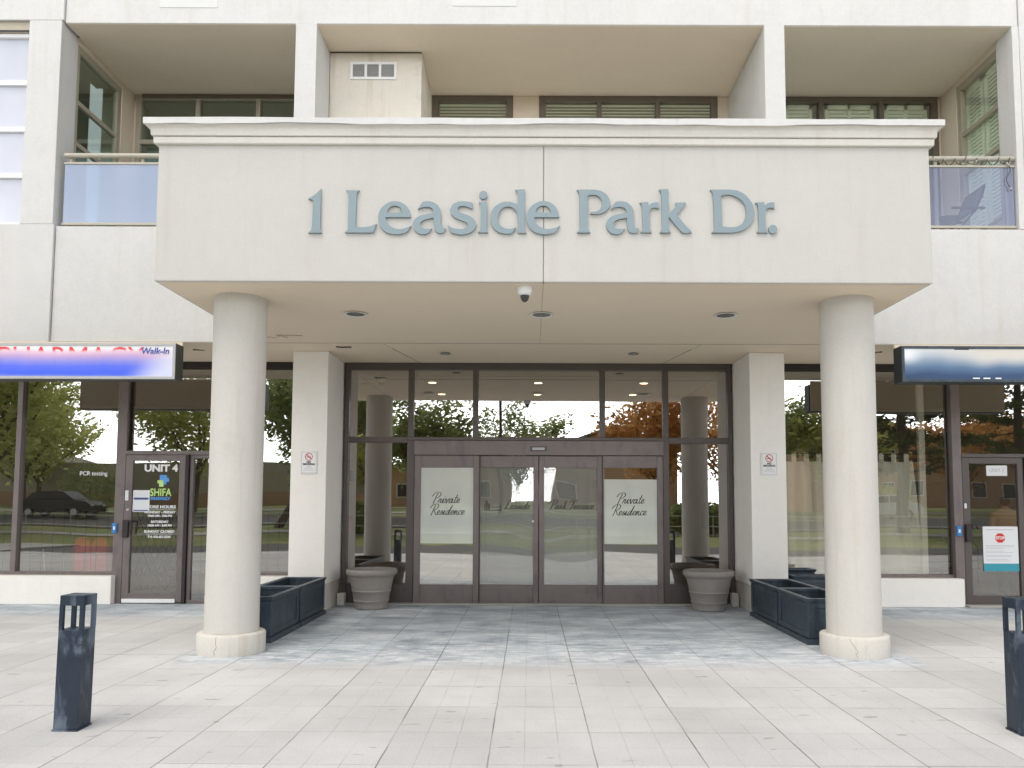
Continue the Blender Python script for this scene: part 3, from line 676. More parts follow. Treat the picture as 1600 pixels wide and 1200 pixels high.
def cursive(body, ux, uz, x, z, y, parent, mat='ink'):
    w_ = sum(SCRIPT[c_][0] if c_ != ' ' else .5 for c_ in body); cx_ = -w_ / 2
    m_ = MB()
    for c_ in body:
        if c_ == ' ': cx_ += .5; continue
        adv, st_ = SCRIPT[c_]
        for ln in st_:
            P_ = [ln[0]] + ln + [ln[-1]]; out_ = []
            for i in range(1, len(P_) - 2):
                for k in range(4):
                    t = k / 4; f_ = []
                    for ax in (0, 1):
                        a0, a1, a2, a3 = P_[i - 1][ax], P_[i][ax], P_[i + 1][ax], P_[i + 2][ax]
                        f_.append(.5 * (2 * a1 + (a2 - a0) * t + (2 * a0 - 5 * a1 + 4 * a2 - a3) * t * t + (3 * a1 - a0 - 3 * a2 + a3) * t ** 3))
                    out_.append(f_)
            out_.append(list(ln[-1]))
            V_ = [(x + (cx_ + px) * ux + pz * uz * .32, z + (pz - .6) * uz) for px, pz in out_]
            for (ax, az), (bx, bz) in zip(V_, V_[1:]):       # flat ribbon, thicker on the down-strokes
                dx_, dz_ = bx - ax, bz - az; l_ = math.hypot(dx_, dz_) or 1; hw = .0022 + .0036 * abs(dz_) / l_
                nx_, nz_ = -dz_ / l_ * hw, dx_ / l_ * hw; ex, ez = dx_ / l_ * .002, dz_ / l_ * .002
                yo = y - .00002 * (len(m_.v) % 97)
                m_.add([(ax + nx_ - ex, yo, az + nz_ - ez), (ax - nx_ - ex, yo, az - nz_ - ez), (bx - nx_ + ex, yo, bz - nz_ + ez), (bx + nx_ + ex, yo, bz + nz_ + ez)], [(0, 1, 2, 3)])
        cx_ += adv
    return m_.build('lettering', mat, parent)
cursive('Private', .070, .062, -1.22, 1.49, 11.137, d1); cursive('Residence', .070, .062, -1.20, 1.32, 11.137, d1)
cursive('Private', .070, .062, 1.45, 1.49, 11.137, d4); cursive('Residence', .070, .062, 1.43, 1.32, 11.137, d4)
cursive('Leaside', .064, .055, -.19, 1.40, 11.181, d2)
cursive('Park Terrace', .066, .055, .60, 1.40, 11.181, d3)
q = MB()
for k in range(5): q.box(-0.66 + k * 0.018, -0.65 + k * 0.018, 11.181, 11.183, 1.36, 1.44 + (0.05 if k in (1, 2) else 0))
q.box(-0.66, -0.42, 11.181, 11.183, 1.345, 1.353); q.box(-0.56, -0.42, 11.181, 11.183, 1.385, 1.391); q.box(-0.428, -0.42, 11.181, 11.183, 1.353, 1.43)
q.build('emblem', 'ink', d2)
MB().tube((0.045, 11.158, 1.19), (0.045, 11.166, 1.19), 0.016, n=14).build('lock', 'chrome', d2)
MB().box(-2.70, 2.94, 11.02, 11.15, 0.003, 0.022).build('threshold', 'concrete', B, 0.004)
# small boxes at the foot of the pillars
tag(MB().box(-2.728, -2.62, 10.98, 11.09, 0.004, 0.17).build('junction_box', 'plinth', None, 0.006), 'small cream box on the paving in the corner of the left pillar', 'box')
tag(MB().box(2.86, 2.955, 10.96, 11.07, 0.004, 0.19).build('junction_box', 'plinth', None, 0.006), 'small cream box on the paving in the corner of the right pillar', 'box')

# ---- interiors behind the glass
I = MB()
I.box(-14, -2.72, 16.0, 16.1, 0, 3.7); I.box(2.96, 14, 16.0, 16.1, 0, 3.7); I.box(-14.1, -14, 11.3, 16, 0, 3.7); I.box(14, 14.1, 11.3, 16, 0, 3.7)
I.box(-14, -2.72, 11.6, 16, 3.45, 3.7); I.box(2.96, 14, 11.6, 16, 3.45, 3.7)
I.build('shop_interior_wall', 'room', B)
boxes('shop_floor', 'room', B, [(-14, -2.86, 11.3, 16, -0.02, 0.02), (3.10, 14, 11.3, 16, -0.02, 0.02)])
I = MB(); I.box(-2.85, -2.72, 11.27, 22, 0, 3.9); I.box(2.96, 3.09, 11.27, 22, 0, 3.9); I.box(-2.72, 2.96, 22, 22.1, 0, 3.9)
I.box(-2.72, -0.95, 16.0, 16.15, 0, 3.49); I.box(1.25, 2.96, 16.0, 16.15, 0, 3.49)
I.build('lobby_wall', 'lobby', B)
MB().box(-2.72, 2.96, 11.6, 22, 3.49, 3.7).build('lobby_ceiling', 'lobby', B)
MB().box(-2.72, 2.96, 11.27, 22, -0.02, 0.012).build('lobby_floor', 'lobby', B)
window(B, -0.95, 1.25, 0.013, 3.485, 16.02, mulls=(0.15,), trans=(2.3,), fw=0.07, dep=0.1, fmat='bronze', gmat='g_entry', name='inner_door_frame')

# ------------------------------------------------------------------ entrance canopy with its two columns
K = thing('entrance_canopy', 'deep stucco entrance canopy carried by two round columns over the doors', 'canopy', (0.118, 7.0, 0))
KX0, KX1 = -3.498, 3.735
kb = MB(); kb.box(KX0, 0.1165, 7.0, 9.748, 3.5, 4.90); kb.box(0.1198, KX1, 7.0, 9.748, 3.5, 4.90)
kb.build('fascia', 'canopy', K, 0.012)
MB().box(0.1165, 0.1198, 7.012, 9.745, 3.507, 4.80).build('joint', 'joint', K)
ks = MB(); ks.box(KX0 + 0.03, 0.1165, 7.03, 9.735, 3.4965, 3.4995); ks.box(0.1198, KX1 - 0.03, 7.03, 9.735, 3.4965, 3.4995)
ks.build('soffit', 'soffit', K)
MB().box(KX0, KX1, 9.742, 9.756, 3.494, 3.4985).build('joint', 'taupe', K)
def ring(prof, name, mat, bev=0.0):
    """a moulding that runs round the front and both sides; prof = (outset, z)"""
    b = MB(); n_ = len(prof)
    def sec(o_, z, c):
        return {'a': (KX0 - o_, 9.745, z), 'b': (KX0 - o_, 7.0 - o_, z), 'c': (KX1 + o_, 7.0 - o_, z), 'd': (KX1 + o_, 9.745, z)}[c]
    for c in 'abcd':
        for o_, z in prof: b.v.append(sec(o_, z, c))
    for k in range(3):
        for i in range(n_):
            j = (i + 1) % n_; b.f.append((k * n_ + i, k * n_ + j, (k + 1) * n_ + j, (k + 1) * n_ + i))
    b.f.append(tuple(range(n_))); b.f.append(tuple(range(3 * n_, 4 * n_)))
    return b.build(name, mat, K, bev)
ring([(-0.05, 4.800), (0.028, 4.800), (0.034, 4.808), (0.036, 4.865), (-0.05, 4.865)], 'cornice', 'cornice', 0.003)
ring([(-0.05, 4.870), (0.046, 4.870), (0.052, 4.877), (0.055, 4.935), (0.064, 4.948), (0.086, 4.961), (-0.05, 4.961)], 'cornice', 'cornice')
# wavy sheet-metal flashing in three lengths
fl = MB(); segs = [(KX0 - 0.103, -0.72), (-0.724, 1.35), (1.354, KX1 + 0.103)]
for a, b_ in segs:
    n_ = 44
    for i in range(n_):
        xa = a + (b_ - a) * i / n_; xb = a + (b_ - a) * (i + 1) / n_
        wv = lambda x: 0.006 * math.sin(x * 2.3 + 0.5) + 0.004 * math.sin(x * 5.1) + 0.002 * math.sin(x * 13)
        za, zb = 4.964 + wv(xa), 4.964 + wv(xb)
        fl.add([(xa, 6.898, za), (xb, 6.898, zb), (xb, 6.894, 5.019 + 0.002 * math.sin(xb * 4)), (xa, 6.894, 5.019 + 0.002 * math.sin(xa * 4)),
                (xa, 6.916, za), (xb, 6.916, zb), (xb, 6.916, 5.015), (xa, 6.916, 5.015)],
               [(0, 1, 2, 3), (4, 7, 6, 5), (0, 4, 5, 1), (3, 2, 6, 7)])
    fl.box(a, b_, 6.917, 7.12, 4.964, 5.013)
fl.build('flashing', 'flash', K)
MB().box(KX0 - 0.10, KX1 + 0.10, 7.122, 9.74, 4.964, 5.005).build('roof_deck', 'deck', K)
for cx_, crk in ((-2.915, -0.02), (3.177, -0.19)):
    prof = [(0.256, 0.205)] + [(0.256 - 0.004 * math.sin(k / 12 * math.pi), 0.205 + 3.295 * k / 12) for k in range(1, 12)] + [(0.254, 3.498)]
    col = MB().lathe(prof, cx_, 7.62, 64).build('column', 'column', K); smooth_angle(col)
    bs = MB().lathe([(0.318, 0.0), (0.32, 0.01), (0.32, 0.18), (0.314, 0.193), (0.300, 0.20), (0.20, 0.207)], cx_, 7.62, 64).build('base', 'plinth', col); smooth_angle(bs, 50)
    ck = MB(); a = math.atan2(-1, crk * 3); pts = []
    z = 0.195; an = a
    rnd = random.Random(3 if cx_ < 0 else 5)
    while z > 0.0:
        pts.append((cx_ + 0.3202 * math.cos(an), 7.62 + 0.3202 * math.sin(an), z)); z -= 0.02; an += rnd.uniform(-0.05, 0.06)
    ck.path(pts, 0.0013, 5); ck.build('crack', 'joint', bs)

# address letters, each cut out of sheet metal
def G(o, k, pts): return [((x / k) + o, y / k, c) for x, y, c in pts]
c, s = 'c', 's'
GL = {}
GL['1'] = [G(470, 10, [(95, 302, c), (190, 250, s), (298, 148, c), (298, 720, c), (306, 790, s), (325, 835, c), (110, 835, c), (150, 800, s), (168, 730, c), (180, 322, c)])]
GL['L'] = [G(470, 10, [(690, 172, c), (900, 172, c), (868, 205, s), (857, 250, c), (850, 745, c), (960, 748, s), (1060, 738, s), (1178, 695, c), (1125, 832, c), (680, 832, c), (722, 795, s), (730, 740, c), (730, 250, c), (718, 205, s)])]
e_out = [(1338, 592, c), (1318, 495, s), (1240, 392, s), (1085, 342, s), (935, 395, s), (850, 500, s), (830, 620, s), (868, 745, s), (960, 825, s), (1110, 858, s), (1200, 850, s), (1283, 820, c), (1350, 722, c), (1250, 765, s), (1130, 775, s), (1025, 735, s), (965, 665, s), (945, 592, c)]
e_in = [(965, 520, c), (1000, 445, s), (1085, 412, s), (1165, 437, s), (1212, 520, c)]
GL['e2'] = [G(740, 10, e_out), G(740, 10, e_in)]; GL['e1'] = [G(507.3, 10, e_out), G(507.3, 10, e_in)]
a_out = [(320, 468, c), (398, 352, c), (490, 343, s), (610, 385, s), (675, 480, s), (684, 590, c), (685, 700, s), (705, 752, s), (762, 765, c), (725, 830, s), (665, 838, s), (600, 805, s), (577, 730, s), (572, 600, c), (470, 620, s), (390, 652, s), (360, 702, s), (385, 752, s), (450, 773, s), (545, 768, c), (490, 838, c), (420, 857, s), (310, 825, s), (250, 735, s), (258, 655, s), (335, 580, s), (450, 545, s), (570, 520, c), (545, 455, s), (465, 430, s), (390, 438, s)]
GL['a1'] = [G(620, 10, a_out)]; GL['a2'] = [G(922.6, 10, a_out)]
GL['s'] = [G(620, 10, [(1178, 362, c), (1175, 462, c), (1105, 432, s), (1020, 415, s), (955, 440, s), (950, 485, s), (1010, 525, s), (1110, 562, s), (1200, 620, s), (1235, 700, s), (1195, 795, s), (1090, 850, s), (970, 860, s), (842, 828, c), (790, 708, c), (860, 755, s), (970, 775, s), (1065, 765, s), (1112, 722, s), (1090, 680, s), (1000, 638, s), (880, 580, s), (832, 500, s), (850, 420, s), (920, 360, s), (1030, 343, s)])]
def disc(o, k, cx, cy, r): return G(o, k, [(cx + r * math.cos(t * math.pi / 4), cy + r * math.sin(t * math.pi / 4), s) for t in range(8)])
GL['i'] = [G(620, 10, [(1275, 358, c), (1405, 356, c), (1405, 750, c), (1410, 795, s), (1427, 830, c), (1263, 830, c), (1295, 795, s), (1307, 740, c), (1305, 430, c), (1297, 385, s)]), disc(620, 10, 1347, 243, 63)]
GL['d'] = [G(740, 10, [(645, 163, c), (795, 152, c), (795, 750, c), (803, 800, s), (828, 837, c), (688, 837, c), (688, 545, c), (640, 468, s), (535, 425, s), (430, 470, s), (382, 580, s), (400, 690, s), (460, 750, s), (560, 775, s), (658, 752, c), (600, 840, c), (510, 850, s), (370, 810, s), (283, 715, s), (258, 600, s), (290, 480, s), (390, 382, s), (530, 350, s), (625, 368, s), (688, 400, c), (688, 245, c), (678, 195, s)])]
GL['P'] = [G(890, 8, [(90, 130, c), (300, 128, c), (400, 148, s), (480, 210, s), (508, 290, s), (480, 370, s), (405, 422, s), (320, 433, s), (260, 428, c), (268, 404, c), (340, 400, s), (398, 350, s), (408, 275, s), (370, 215, s), (295, 192, s), (225, 205, c), (230, 600, c), (240, 640, s), (262, 665, c), (92, 665, c), (118, 640, s), (126, 600, c), (125, 190, c), (112, 155, s)])]
r_out = [(880, 290, c), (990, 283, c), (990, 325, c), (1050, 292, s), (1118, 286, c), (1118, 368, c), (1062, 353, s), (1012, 380, s), (1001, 440, c), (1003, 600, c), (1010, 640, s), (1028, 665, c), (888, 665, c), (908, 640, s), (917, 600, c), (912, 340, c), (902, 310, s)]
GL['r1'] = [G(890, 8, r_out)]; GL['r2'] = [G(1071.7, 8, r_out)]
GL['k'] = [G(890, 8, [(1125, 125, c), (1240, 120, c), (1243, 442, c), (1338, 330, c), (1330, 290, c), (1462, 290, c), (1345, 442, c), (1440, 560, s), (1532, 658, c), (1490, 668, s), (1430, 668, s), (1390, 640, s), (1245, 465, c), (1245, 600, c), (1252, 640, s), (1270, 665, c), (1128, 665, c), (1148, 640, s), (1158, 600, c), (1155, 185, c), (1145, 150, s)])]
GL['D'] = [G(1090, 10.667, [(220, 172, c), (540, 170, c), (705, 198, s), (860, 310, s), (948, 490, s), (920, 690, s), (800, 825, s), (640, 880, s), (500, 887, c), (238, 887, c), (272, 850, s), (285, 790, c), (270, 270, c), (258, 215, s)]),
           G(1090, 10.667, [(402, 275, c), (540, 255, s), (690, 310, s), (790, 410, s), (822, 530, s), (790, 680, s), (700, 772, s), (570, 798, s), (415, 787, c)])]
GL['dot'] = [disc(1090, 10.667, 1262, 830, 72)]
LT = thing('address_lettering', 'large blue grey serif letters 1 Leaside Park Dr. fixed on the canopy front', 'lettering', (0.11, 6.99, 3.96))
for key in ('1', 'L', 'e1', 'a1', 's', 'i', 'd', 'e2', 'P', 'a2', 'r1', 'k', 'D', 'r2', 'dot'):
    cu = bpy.data.curves.new('g', 'CURVE'); cu.dimensions = '2D'; cu.fill_mode = 'BOTH'; cu.extrude = 0.011; cu.resolution_u = 5
    for cont in GL[key]:
        sp = cu.splines.new('BEZIER'); sp.bezier_points.add(len(cont) - 1); sp.use_cyclic_u = True
        for bp, (px, py, kd) in zip(sp.bezier_points, cont):
            bp.co = (-2.069 + (px - 481) * 0.005937, 3.957 + (28 + 335 - (py + 280)) * 0.0061 - (px - 481) * -0.00002, 0)
            bp.handle_left_type = bp.handle_right_type = 'VECTOR' if kd == 'c' else 'AUTO'
    me = curve_mesh(cu); me.transform(Matrix.Translation((0, 6.987, 0)) @ Matrix.Rotation(R(90), 4, 'X'))
    link_mesh('letter', me, 'letters', LT)

# recessed lights
def recessed(x, y, z, r, label, lit=None, group=None, big=True):
    t = thing('recessed_light', label, 'ceiling light', (x, y, z), group)
    rim = MB().lathe([(r, z - 0.012), (r * 0.97, z - 0.016), (r * 0.80, z - 0.012), (r * 0.78, z - 0.001)], x, y, 36, False, False)
    o = rim.build('rim', 'white' if big else 'lamp_in', t); smooth_angle(o, 60)
    MB().lathe([(r * 0.79, z - 0.0105), (0.001, z - 0.0100)], x, y, 36, False, False).build('lens', lit or 'lamp_in', t)
    return t
gl = 'recessed lights in the canopy soffit'
recessed(-1.892, 8.184, 3.4965, 0.125, 'large round soffit light on the left of the canopy underside', group=gl)
recessed(0.118, 8.184, 3.4965, 0.125, 'large round soffit light on the centre joint behind the dome camera', group=gl)
recessed(2.11, 8.184, 3.4965, 0.125, 'large round soffit light on the right of the canopy underside', group=gl)
gl = 'small recessed lights above the doors'
recessed(-1.166, 10.40, 3.502, 0.075, 'small dark round light above the left fixed door panel', group=gl, big=False)
recessed(1.409, 10.38, 3.502, 0.075, 'small dark round light above the right fixed door panel', group=gl, big=False)
gl = 'lit downlights in the lobby'
for y, tx in ((12.9, 'front'), (14.3, 'second')):
    for x, sx_ in ((-1.66, 'left'), (0.135, 'middle'), (1.92, 'right')):
        recessed(x, y, 3.49, 0.085, f'warm lit lobby downlight, {sx_} one of the {tx} row behind the transom glass', 'lit', gl)
# dome cameras
def dome(x, y, z, label, r=0.072):
    t = thing('security_camera', label, 'camera', (x, y, z))
    o = MB().lathe([(r, z), (r, z - 0.035), (r * 0.94, z - 0.055), (r * 0.70, z - 0.075), (r * 0.60, z - 0.078)], x, y, 32).build('housing', 'white', t); smooth_angle(o, 50)
    o = MB().lathe([(r * 0.60, z - 0.078), (r * 0.56, z - 0.10), (r * 0.42, z - 0.125), (r * 0.2, z - 0.138), (0.002, z - 0.141)], x, y, 24, False, False).build('dome', 'sensor', t); smooth_angle(o, 60)
    return t
dome(-0.056, 7.165, 3.4965, 'white dome camera with dark eye under the front of the canopy')
dome(-2.42, 12.4, 3.49, 'white dome camera inside, high behind the left transom glass', 0.07)
t = MB().path([(-2.55, 9.96, 3.490), (-2.46, 9.965, 3.484), (-2.40, 9.97, 3.489), (-2.35, 9.96, 3.485)], 0.008, 6).build('junction_cable', 'black'); tag(t, 'short black cable end poking from the soffit left of the doors', 'cable')
t = MB().path([(-3.4, 9.3, 3.492), (-3.25, 9.25, 3.478), (-3.15, 9.33, 3.470), (-3.05, 9.27, 3.482), (-2.98, 9.32, 3.474), (-3.1, 9.24, 3.486), (-2.8, 9.3, 3.492)], 0.004, 5).build('loose_cable', 'taupe'); tag(t, 'thin loose beige cable on the soffit beside the left column top', 'cable')

# ------------------------------------------------------------------ balcony railings
def railing(x0, x1, posts, gm, label):
    t = thing('balcony_railing', label, 'railing', ((x0 + x1) / 2, 9.80, 5.02), 'glass balcony railings')
    MB().tube((x0, 9.80, 5.985), (x1, 9.80, 5.985), 0.032, n=16).build('handrail', 'beige_rail', t, smooth=False)
    MB().box(x0, x1, 9.785, 9.815, 5.865, 5.893).box(x0, x1, 9.785, 9.815, 5.05, 5.083).build('rail', 'beige_rail', t, 0.003)
    for p in posts: MB().box(p - 0.02, p + 0.02, 9.817, 9.85, 5.021, 5.96).build('post', 'beige_rail', t, 0.003)
    MB().box(x0 + 0.01, x1 - 0.01, 9.796, 9.804, 5.084, 5.864).build('glass_panel', gm, t)
    return t
railing(-6.12, -2.9 - 0.22, (-6.05, -5.11, -4.2, -3.3), 'g_rail', 'balcony railing with pale blue glass left of the canopy')
railing(3.345, 6.338, (3.5, 4.4, 5.32, 6.24), 'g_rail_clear', 'balcony railing with clearer violet glass and string lights right of the canopy')
pts = []
for k in range(90):
    u = k / 89; x = 5.25 + 1.05 * u
    pts.append((x, 9.80 - 0.042 * math.cos(u * 46), 5.975 + 0.045 * math.sin(u * 46) - 0.03 * abs(math.sin(u * 7))))
pts += [(6.24 + 0.03 * math.sin(k), 9.77, 5.9 - 0.045 * k) for k in range(9)]
sl = thing('string_lights', 'thin dark string lights wound round the right balcony handrail', 'string lights', (5.8, 9.76, 5.98))
MB().path(pts, 0.005, 5).build('wire', 'black', sl)
bl = MB()
for k in range(6, 99, 7): bl.lathe([(0.003, pts[k][2] - 0.03), (0.012, pts[k][2] - 0.02), (0.010, pts[k][2] - 0.005), (0.004, pts[k][2])], pts[k][0], pts[k][1] - 0.01, 8)
bl.build('bulb', 'grey', sl)
# patio lounger on the right balcony
LC = thing('patio_lounger', 'dark curved patio lounger behind the right balcony glass', 'chair', (5.85, 10.35, 4.985))
def ribbon(pts, wd, th):
    b = MB(); a = [(x, z) for x, z in pts]
    up = [(x, z + th) for x, z in reversed(a)]
    return b.prism_y(a + up, 10.35 - wd / 2, 10.35 + wd / 2)
ribbon([(5.30, 5.22), (5.42, 5.28), (5.6, 5.31), (5.80, 5.32), (5.92, 5.36), (6.02, 5.45), (6.10, 5.60), (6.14, 5.76)], 0.5, 0.03).build('seat', 'planter', LC, 0.006)
b = MB()
for y in (10.11, 10.59):
    b.path([(5.32, y, 5.0), (5.5, y, 5.30), (5.85, y, 5.0)], 0.013); b.path([(5.62, y, 5.0), (6.0, y, 5.42), (6.13, y, 5.74)], 0.013)
b.build('leg', 'black', LC)
MB().box(5.66, 6.1, 10.06, 10.10, 5.42, 5.45).box(5.66, 6.1, 10.60, 10.64, 5.42, 5.45).build('armrest', 'planter', LC, 0.006)

# ------------------------------------------------------------------ shop signs
def mat_sign_left():
    n = N('pharmacy_sign_print'); X, Y, Z = n.sep(n.pos())
    t = n.math('DIVIDE', n.math('SUBTRACT', Z, 3.01), 0.375)
    t = n.math('ADD', t, n.math('MULTIPLY', n.math('SUBTRACT', n.noise(n.pos(), 2.2, 2), 0.5), 0.16))
    c = n.ramp(t, [(0.0, srgb(110, 130, 225)), (0.10, srgb(60, 95, 235)), (0.34, srgb(85, 108, 236)), (0.52, srgb(140, 142, 226)), (0.68, srgb(196, 165, 212)), (0.82, srgb(230, 196, 216)), (0.95, (0.85, 0.84, 0.87))])
    right = n.step(n.math('ADD', X, n.math('MULTIPLY', t, -0.35)), -5.15, -4.6)
    c = n.mix(n.math('MULTIPLY', right, 0.75), c, (0.85, 0.86, 0.9))
    return n, c, t
n, cc, tt = mat_sign_left(); M['sign_l'] = n.end(n.pbr(cc, 0.35))
n, cc, tt = mat_sign_left(); n.m.name = 'pharmacy_sign_red'
M['sign_l_red'] = n.end(n.pbr(n.mix(n.step(tt, 0.80, 0.93), cc, (0.75, 0.05, 0.06)), 0.35))
n, cc, tt = mat_sign_left(); n.m.name = 'pharmacy_sign_blue'
M['sign_l_blue'] = n.end(n.pbr(n.mix(n.step(tt, 0.66, 0.82), cc, (0.04, 0.10, 0.38)), 0.35))
def sign_case(x0, x1, label, facemat, edge):
    t = thing('shop_sign', label, 'sign', ((x0 + x1) / 2, 9.5, 2.98))
    MB().box(x0, x1, 9.5, 9.705, 2.975, 3.435).build('case', edge, t, 0.006)
    MB().box(x0 + 0.02, x1 - 0.02, 9.7055, 9.735, 2.99, 3.493).build('back_panel', 'soffit', t)
    f = MB(); w_ = 0.038
    f.box(x0 + 0.004, x1 - 0.004, 9.485, 9.4995, 3.435 - w_, 3.431); f.box(x0 + 0.004, x1 - 0.004, 9.485, 9.4995, 2.979, 2.975 + w_)
    f.box(x0 + 0.004, x0 + w_, 9.485, 9.4995, 2.975 + w_, 3.435 - w_); f.box(x1 - w_, x1 - 0.004, 9.485, 9.4995, 2.975 + w_, 3.435 - w_)
    f.build('bezel', 'grey' if edge == 'casegrey' else 'planter', t, 0.003)
    MB().box(x0 + w_, x1 - w_, 9.4935, 9.4995, 2.975 + w_, 3.435 - w_).build('face', facemat, t)
    return t
M['casegrey'] = paint('sign_case_grey', (0.075, 0.08, 0.072), 0.5, 0.2)
M['caseblue'] = paint('sign_case_dark', (0.03, 0.035, 0.04), 0.5, 0.2)
sl_ = sign_case(-7.5, -4.43, 'long white lightbox sign fading to blue with red PHARMACY lettering', 'sign_l', 'casegrey')
link_mesh('lettering', text_mesh('PHARMACY', 0.36, (-5.745, 9.4915, 3.245), sx=0.97, weight=0.0, depth=0.0005), 'sign_l_red', sl_)
link_mesh('lettering', join_meshes([text_mesh('Walk-In', 0.115, (-4.69, 9.4915, 3.33), sx=0.95, weight=0.003, shear=0.15, depth=0.003), text_mesh('C', 0.10, (-4.50, 9.4915, 3.21), weight=0.003, depth=0.003)]), 'sign_l_blue', sl_)
n = N('blurred_blue_sign_print'); X, Y, Z = n.sep(n.pos())
t_ = n.math('DIVIDE', n.math('SUBTRACT', Z, 3.01), 0.375)
t_ = n.math('ADD', t_, n.math('MULTIPLY', n.math('SUBTRACT', n.noise(n.mapv(n.pos(), (1.6, 1, 0.8)), 1.3, 1), 0.5), 0.4))
t_ = n.math('SUBTRACT', t_, 0.12)
cc = n.ramp(t_, [(0.05, srgb(45, 72, 112)), (0.3, srgb(88, 118, 152)), (0.55, srgb(140, 160, 182)), (0.85, srgb(205, 212, 220)), (1.0, srgb(228, 232, 238))])
wx = n.step(n.math('ADD', X, n.math('MULTIPLY', t_, 0.6)), 5.2, 6.3)
cc = n.mix(n.math('MULTIPLY', wx, n.step(t_, 0.25, 0.7)), cc, srgb(212, 208, 200))
wl = n.math('MULTIPLY', n.step(X, 4.95, 4.68), n.step(t_, 0.35, 0.8)); cc = n.mix(wl, cc, (0.9, 0.92, 0.97))
M['sign_r'] = n.end(n.pbr(cc, 0.35))
sr = sign_case(4.635, 7.9, 'long dark edged lightbox sign fading from pale grey to navy', 'sign_r', 'caseblue')
m_ = MB()
for x, wd in ((5.52, 0.085), (5.65, 0.085), (5.80, 0.075), (6.16, 0.075), (6.30, 0.075)):
    m_.box(x, x + wd, 9.4905, 9.4932, 3.018, 3.035)
m_.build('mark', 'white', sr)
m_ = MB(); m_.box(5.30, 5.48, 9.4905, 9.4932, 3.385, 3.395); m_.lathe([(0.001, 0), (0.04, 0)], 0, 0, 10, False, False) if False else None
m_.build('mark', 'bronze_dk', sr)
for x in (-4.32, 4.50):
    tag(MB().tube((x, 9.72, 3.40), (x + (0.12 if x < 0 else -0.12), 9.80, 3.405), 0.01, 0.004, 8).build('bracket_pin', 'black'), 'black pin poking out beside the end of the %s' % ('pharmacy sign' if x < 0 else 'navy sign'), 'bracket')

# no-smoking signs
def nosmoke(xc, side):
    z0, z1 = 1.835, 2.142; w_ = 0.112
    t = thing('no_smoking_sign', f'small white no smoking notice on the {side} entrance pillar', 'sign', (xc, 10.295, z0), 'no smoking notices')
    MB().box(xc - w_, xc + w_, 10.287, 10.297, z0, z1).build('plate', 'white', t, 0.003)
    b = MB(); a_ = 0.012
    b.box(xc - w_ + a_, xc + w_ - a_, 10.2845, 10.2868, z1 - a_ - 0.004, z1 - a_); b.box(xc - w_ + a_, xc + w_ - a_, 10.2845, 10.2868, z0 + a_, z0 + a_ + 0.004)
    b.box(xc - w_ + a_, xc - w_ + a_ + 0.004, 10.2845, 10.2868, z0 + a_ + 0.004, z1 - a_ - 0.004); b.box(xc + w_ - a_ - 0.004, xc + w_ - a_, 10.2845, 10.2868, z0 + a_ + 0.004, z1 - a_ - 0.004)
    b.build('border', 'grey', t)
    zc = 2.065; r = MB(); n_ = 28; vs = []
    for k in range(n_):
        th = 2 * math.pi * k / n_
        for rr in (0.052, 0.043): vs += [(xc + rr * math.cos(th), 10.2845, zc + rr * math.sin(th))]
    r.add(vs, [(2 * k, 2 * k + 1, (2 * k + 3) % (2 * n_), (2 * k + 2) % (2 * n_)) for k in range(n_)])
    q = 0.034; r.add([(xc - q - 0.004, 10.2843, zc + q - 0.004), (xc - q + 0.004, 10.2843, zc + q + 0.004), (xc + q + 0.004, 10.2843, zc - q + 0.004), (xc + q - 0.004, 10.2843, zc - q - 0.004)], [(0, 1, 2, 3)])
    r.build('prohibition_ring', 'red', t)
    MB().box(xc - 0.032, xc + 0.026, 10.2849, 10.2862, zc - 0.010, zc - 0.001).build('cigarette', 'ink', t)
    link_mesh('lettering', join_meshes([text_mesh('NO', 0.036, (xc, 10.2855, 1.993), weight=0.0015, depth=0.001), text_mesh('SMOKING', 0.036, (xc, 10.2855, 1.963), weight=0.0015, depth=0.001)]), 'ink', t)
    b = MB()
    for k, wd in enumerate((0.03, 0.045, 0.065, 0.075)): b.box(xc - wd, xc + wd, 10.2855, 10.2862, 1.932 - k * 0.017, 1.936 - k * 0.017)
    b.build('print', 'grey', t)
nosmoke(-2.967, 'left'); nosmoke(3.208, 'right')
# door buttons
for x, sd_, yy in ((-5.965, 'left', 11.08), (6.165, 'right', 11.08)):
    t = thing('door_button', f'blue push button plate on the frame beside the {sd_} shop door', 'button', (x, yy, 1.07))
    MB().box(x - 0.035, x + 0.035, yy - 0.01, yy + 0.02, 1.005, 1.145).build('plate', 'bluebtn', t, 0.006)
    MB().box(x - 0.012, x + 0.014, yy - 0.012, yy - 0.0102, 1.05, 1.10).build('symbol', 'white', t)
# stop poster
po = thing('stop_poster', 'white poster with red STOP octagon and teal foot on the right shop door', 'poster', (6.78, 11.12, 0.53))
MB().box(6.525, 7.03, 11.118, 11.1215, 0.52, 1.14).build('sheet', 'paper', po)
MB().box(6.525, 7.03, 11.1145, 11.1172, 0.50, 0.61).build('foot_band', 'teal', po)
oc = MB(); zc, xc, rr = 0.975, 6.77, 0.072
oc.prism_y([(xc + rr * math.cos(R(22.5 + 45 * k)), zc + rr * math.sin(R(22.5 + 45 * k))) for k in range(8)], 11.1135, 11.1165)
oc.build('octagon', 'red', po)
link_mesh('lettering', text_mesh('STOP', 0.058, (xc, 11.112, zc), sx=0.9, weight=0.002, depth=0.001), 'white', po)
b = MB(); rnd = random.Random(2)
for k in range(12):
    z = 0.865 - 0.02 * k
    if k in (3, 6, 9): continue
    b.box(6.56, 6.56 + rnd.uniform(0.25, 0.42), 11.1155, 11.1172, z, z + 0.005)
b.box(6.57, 6.97, 11.1155, 11.1172, 1.09, 1.098); b.build('print', 'grey', po)
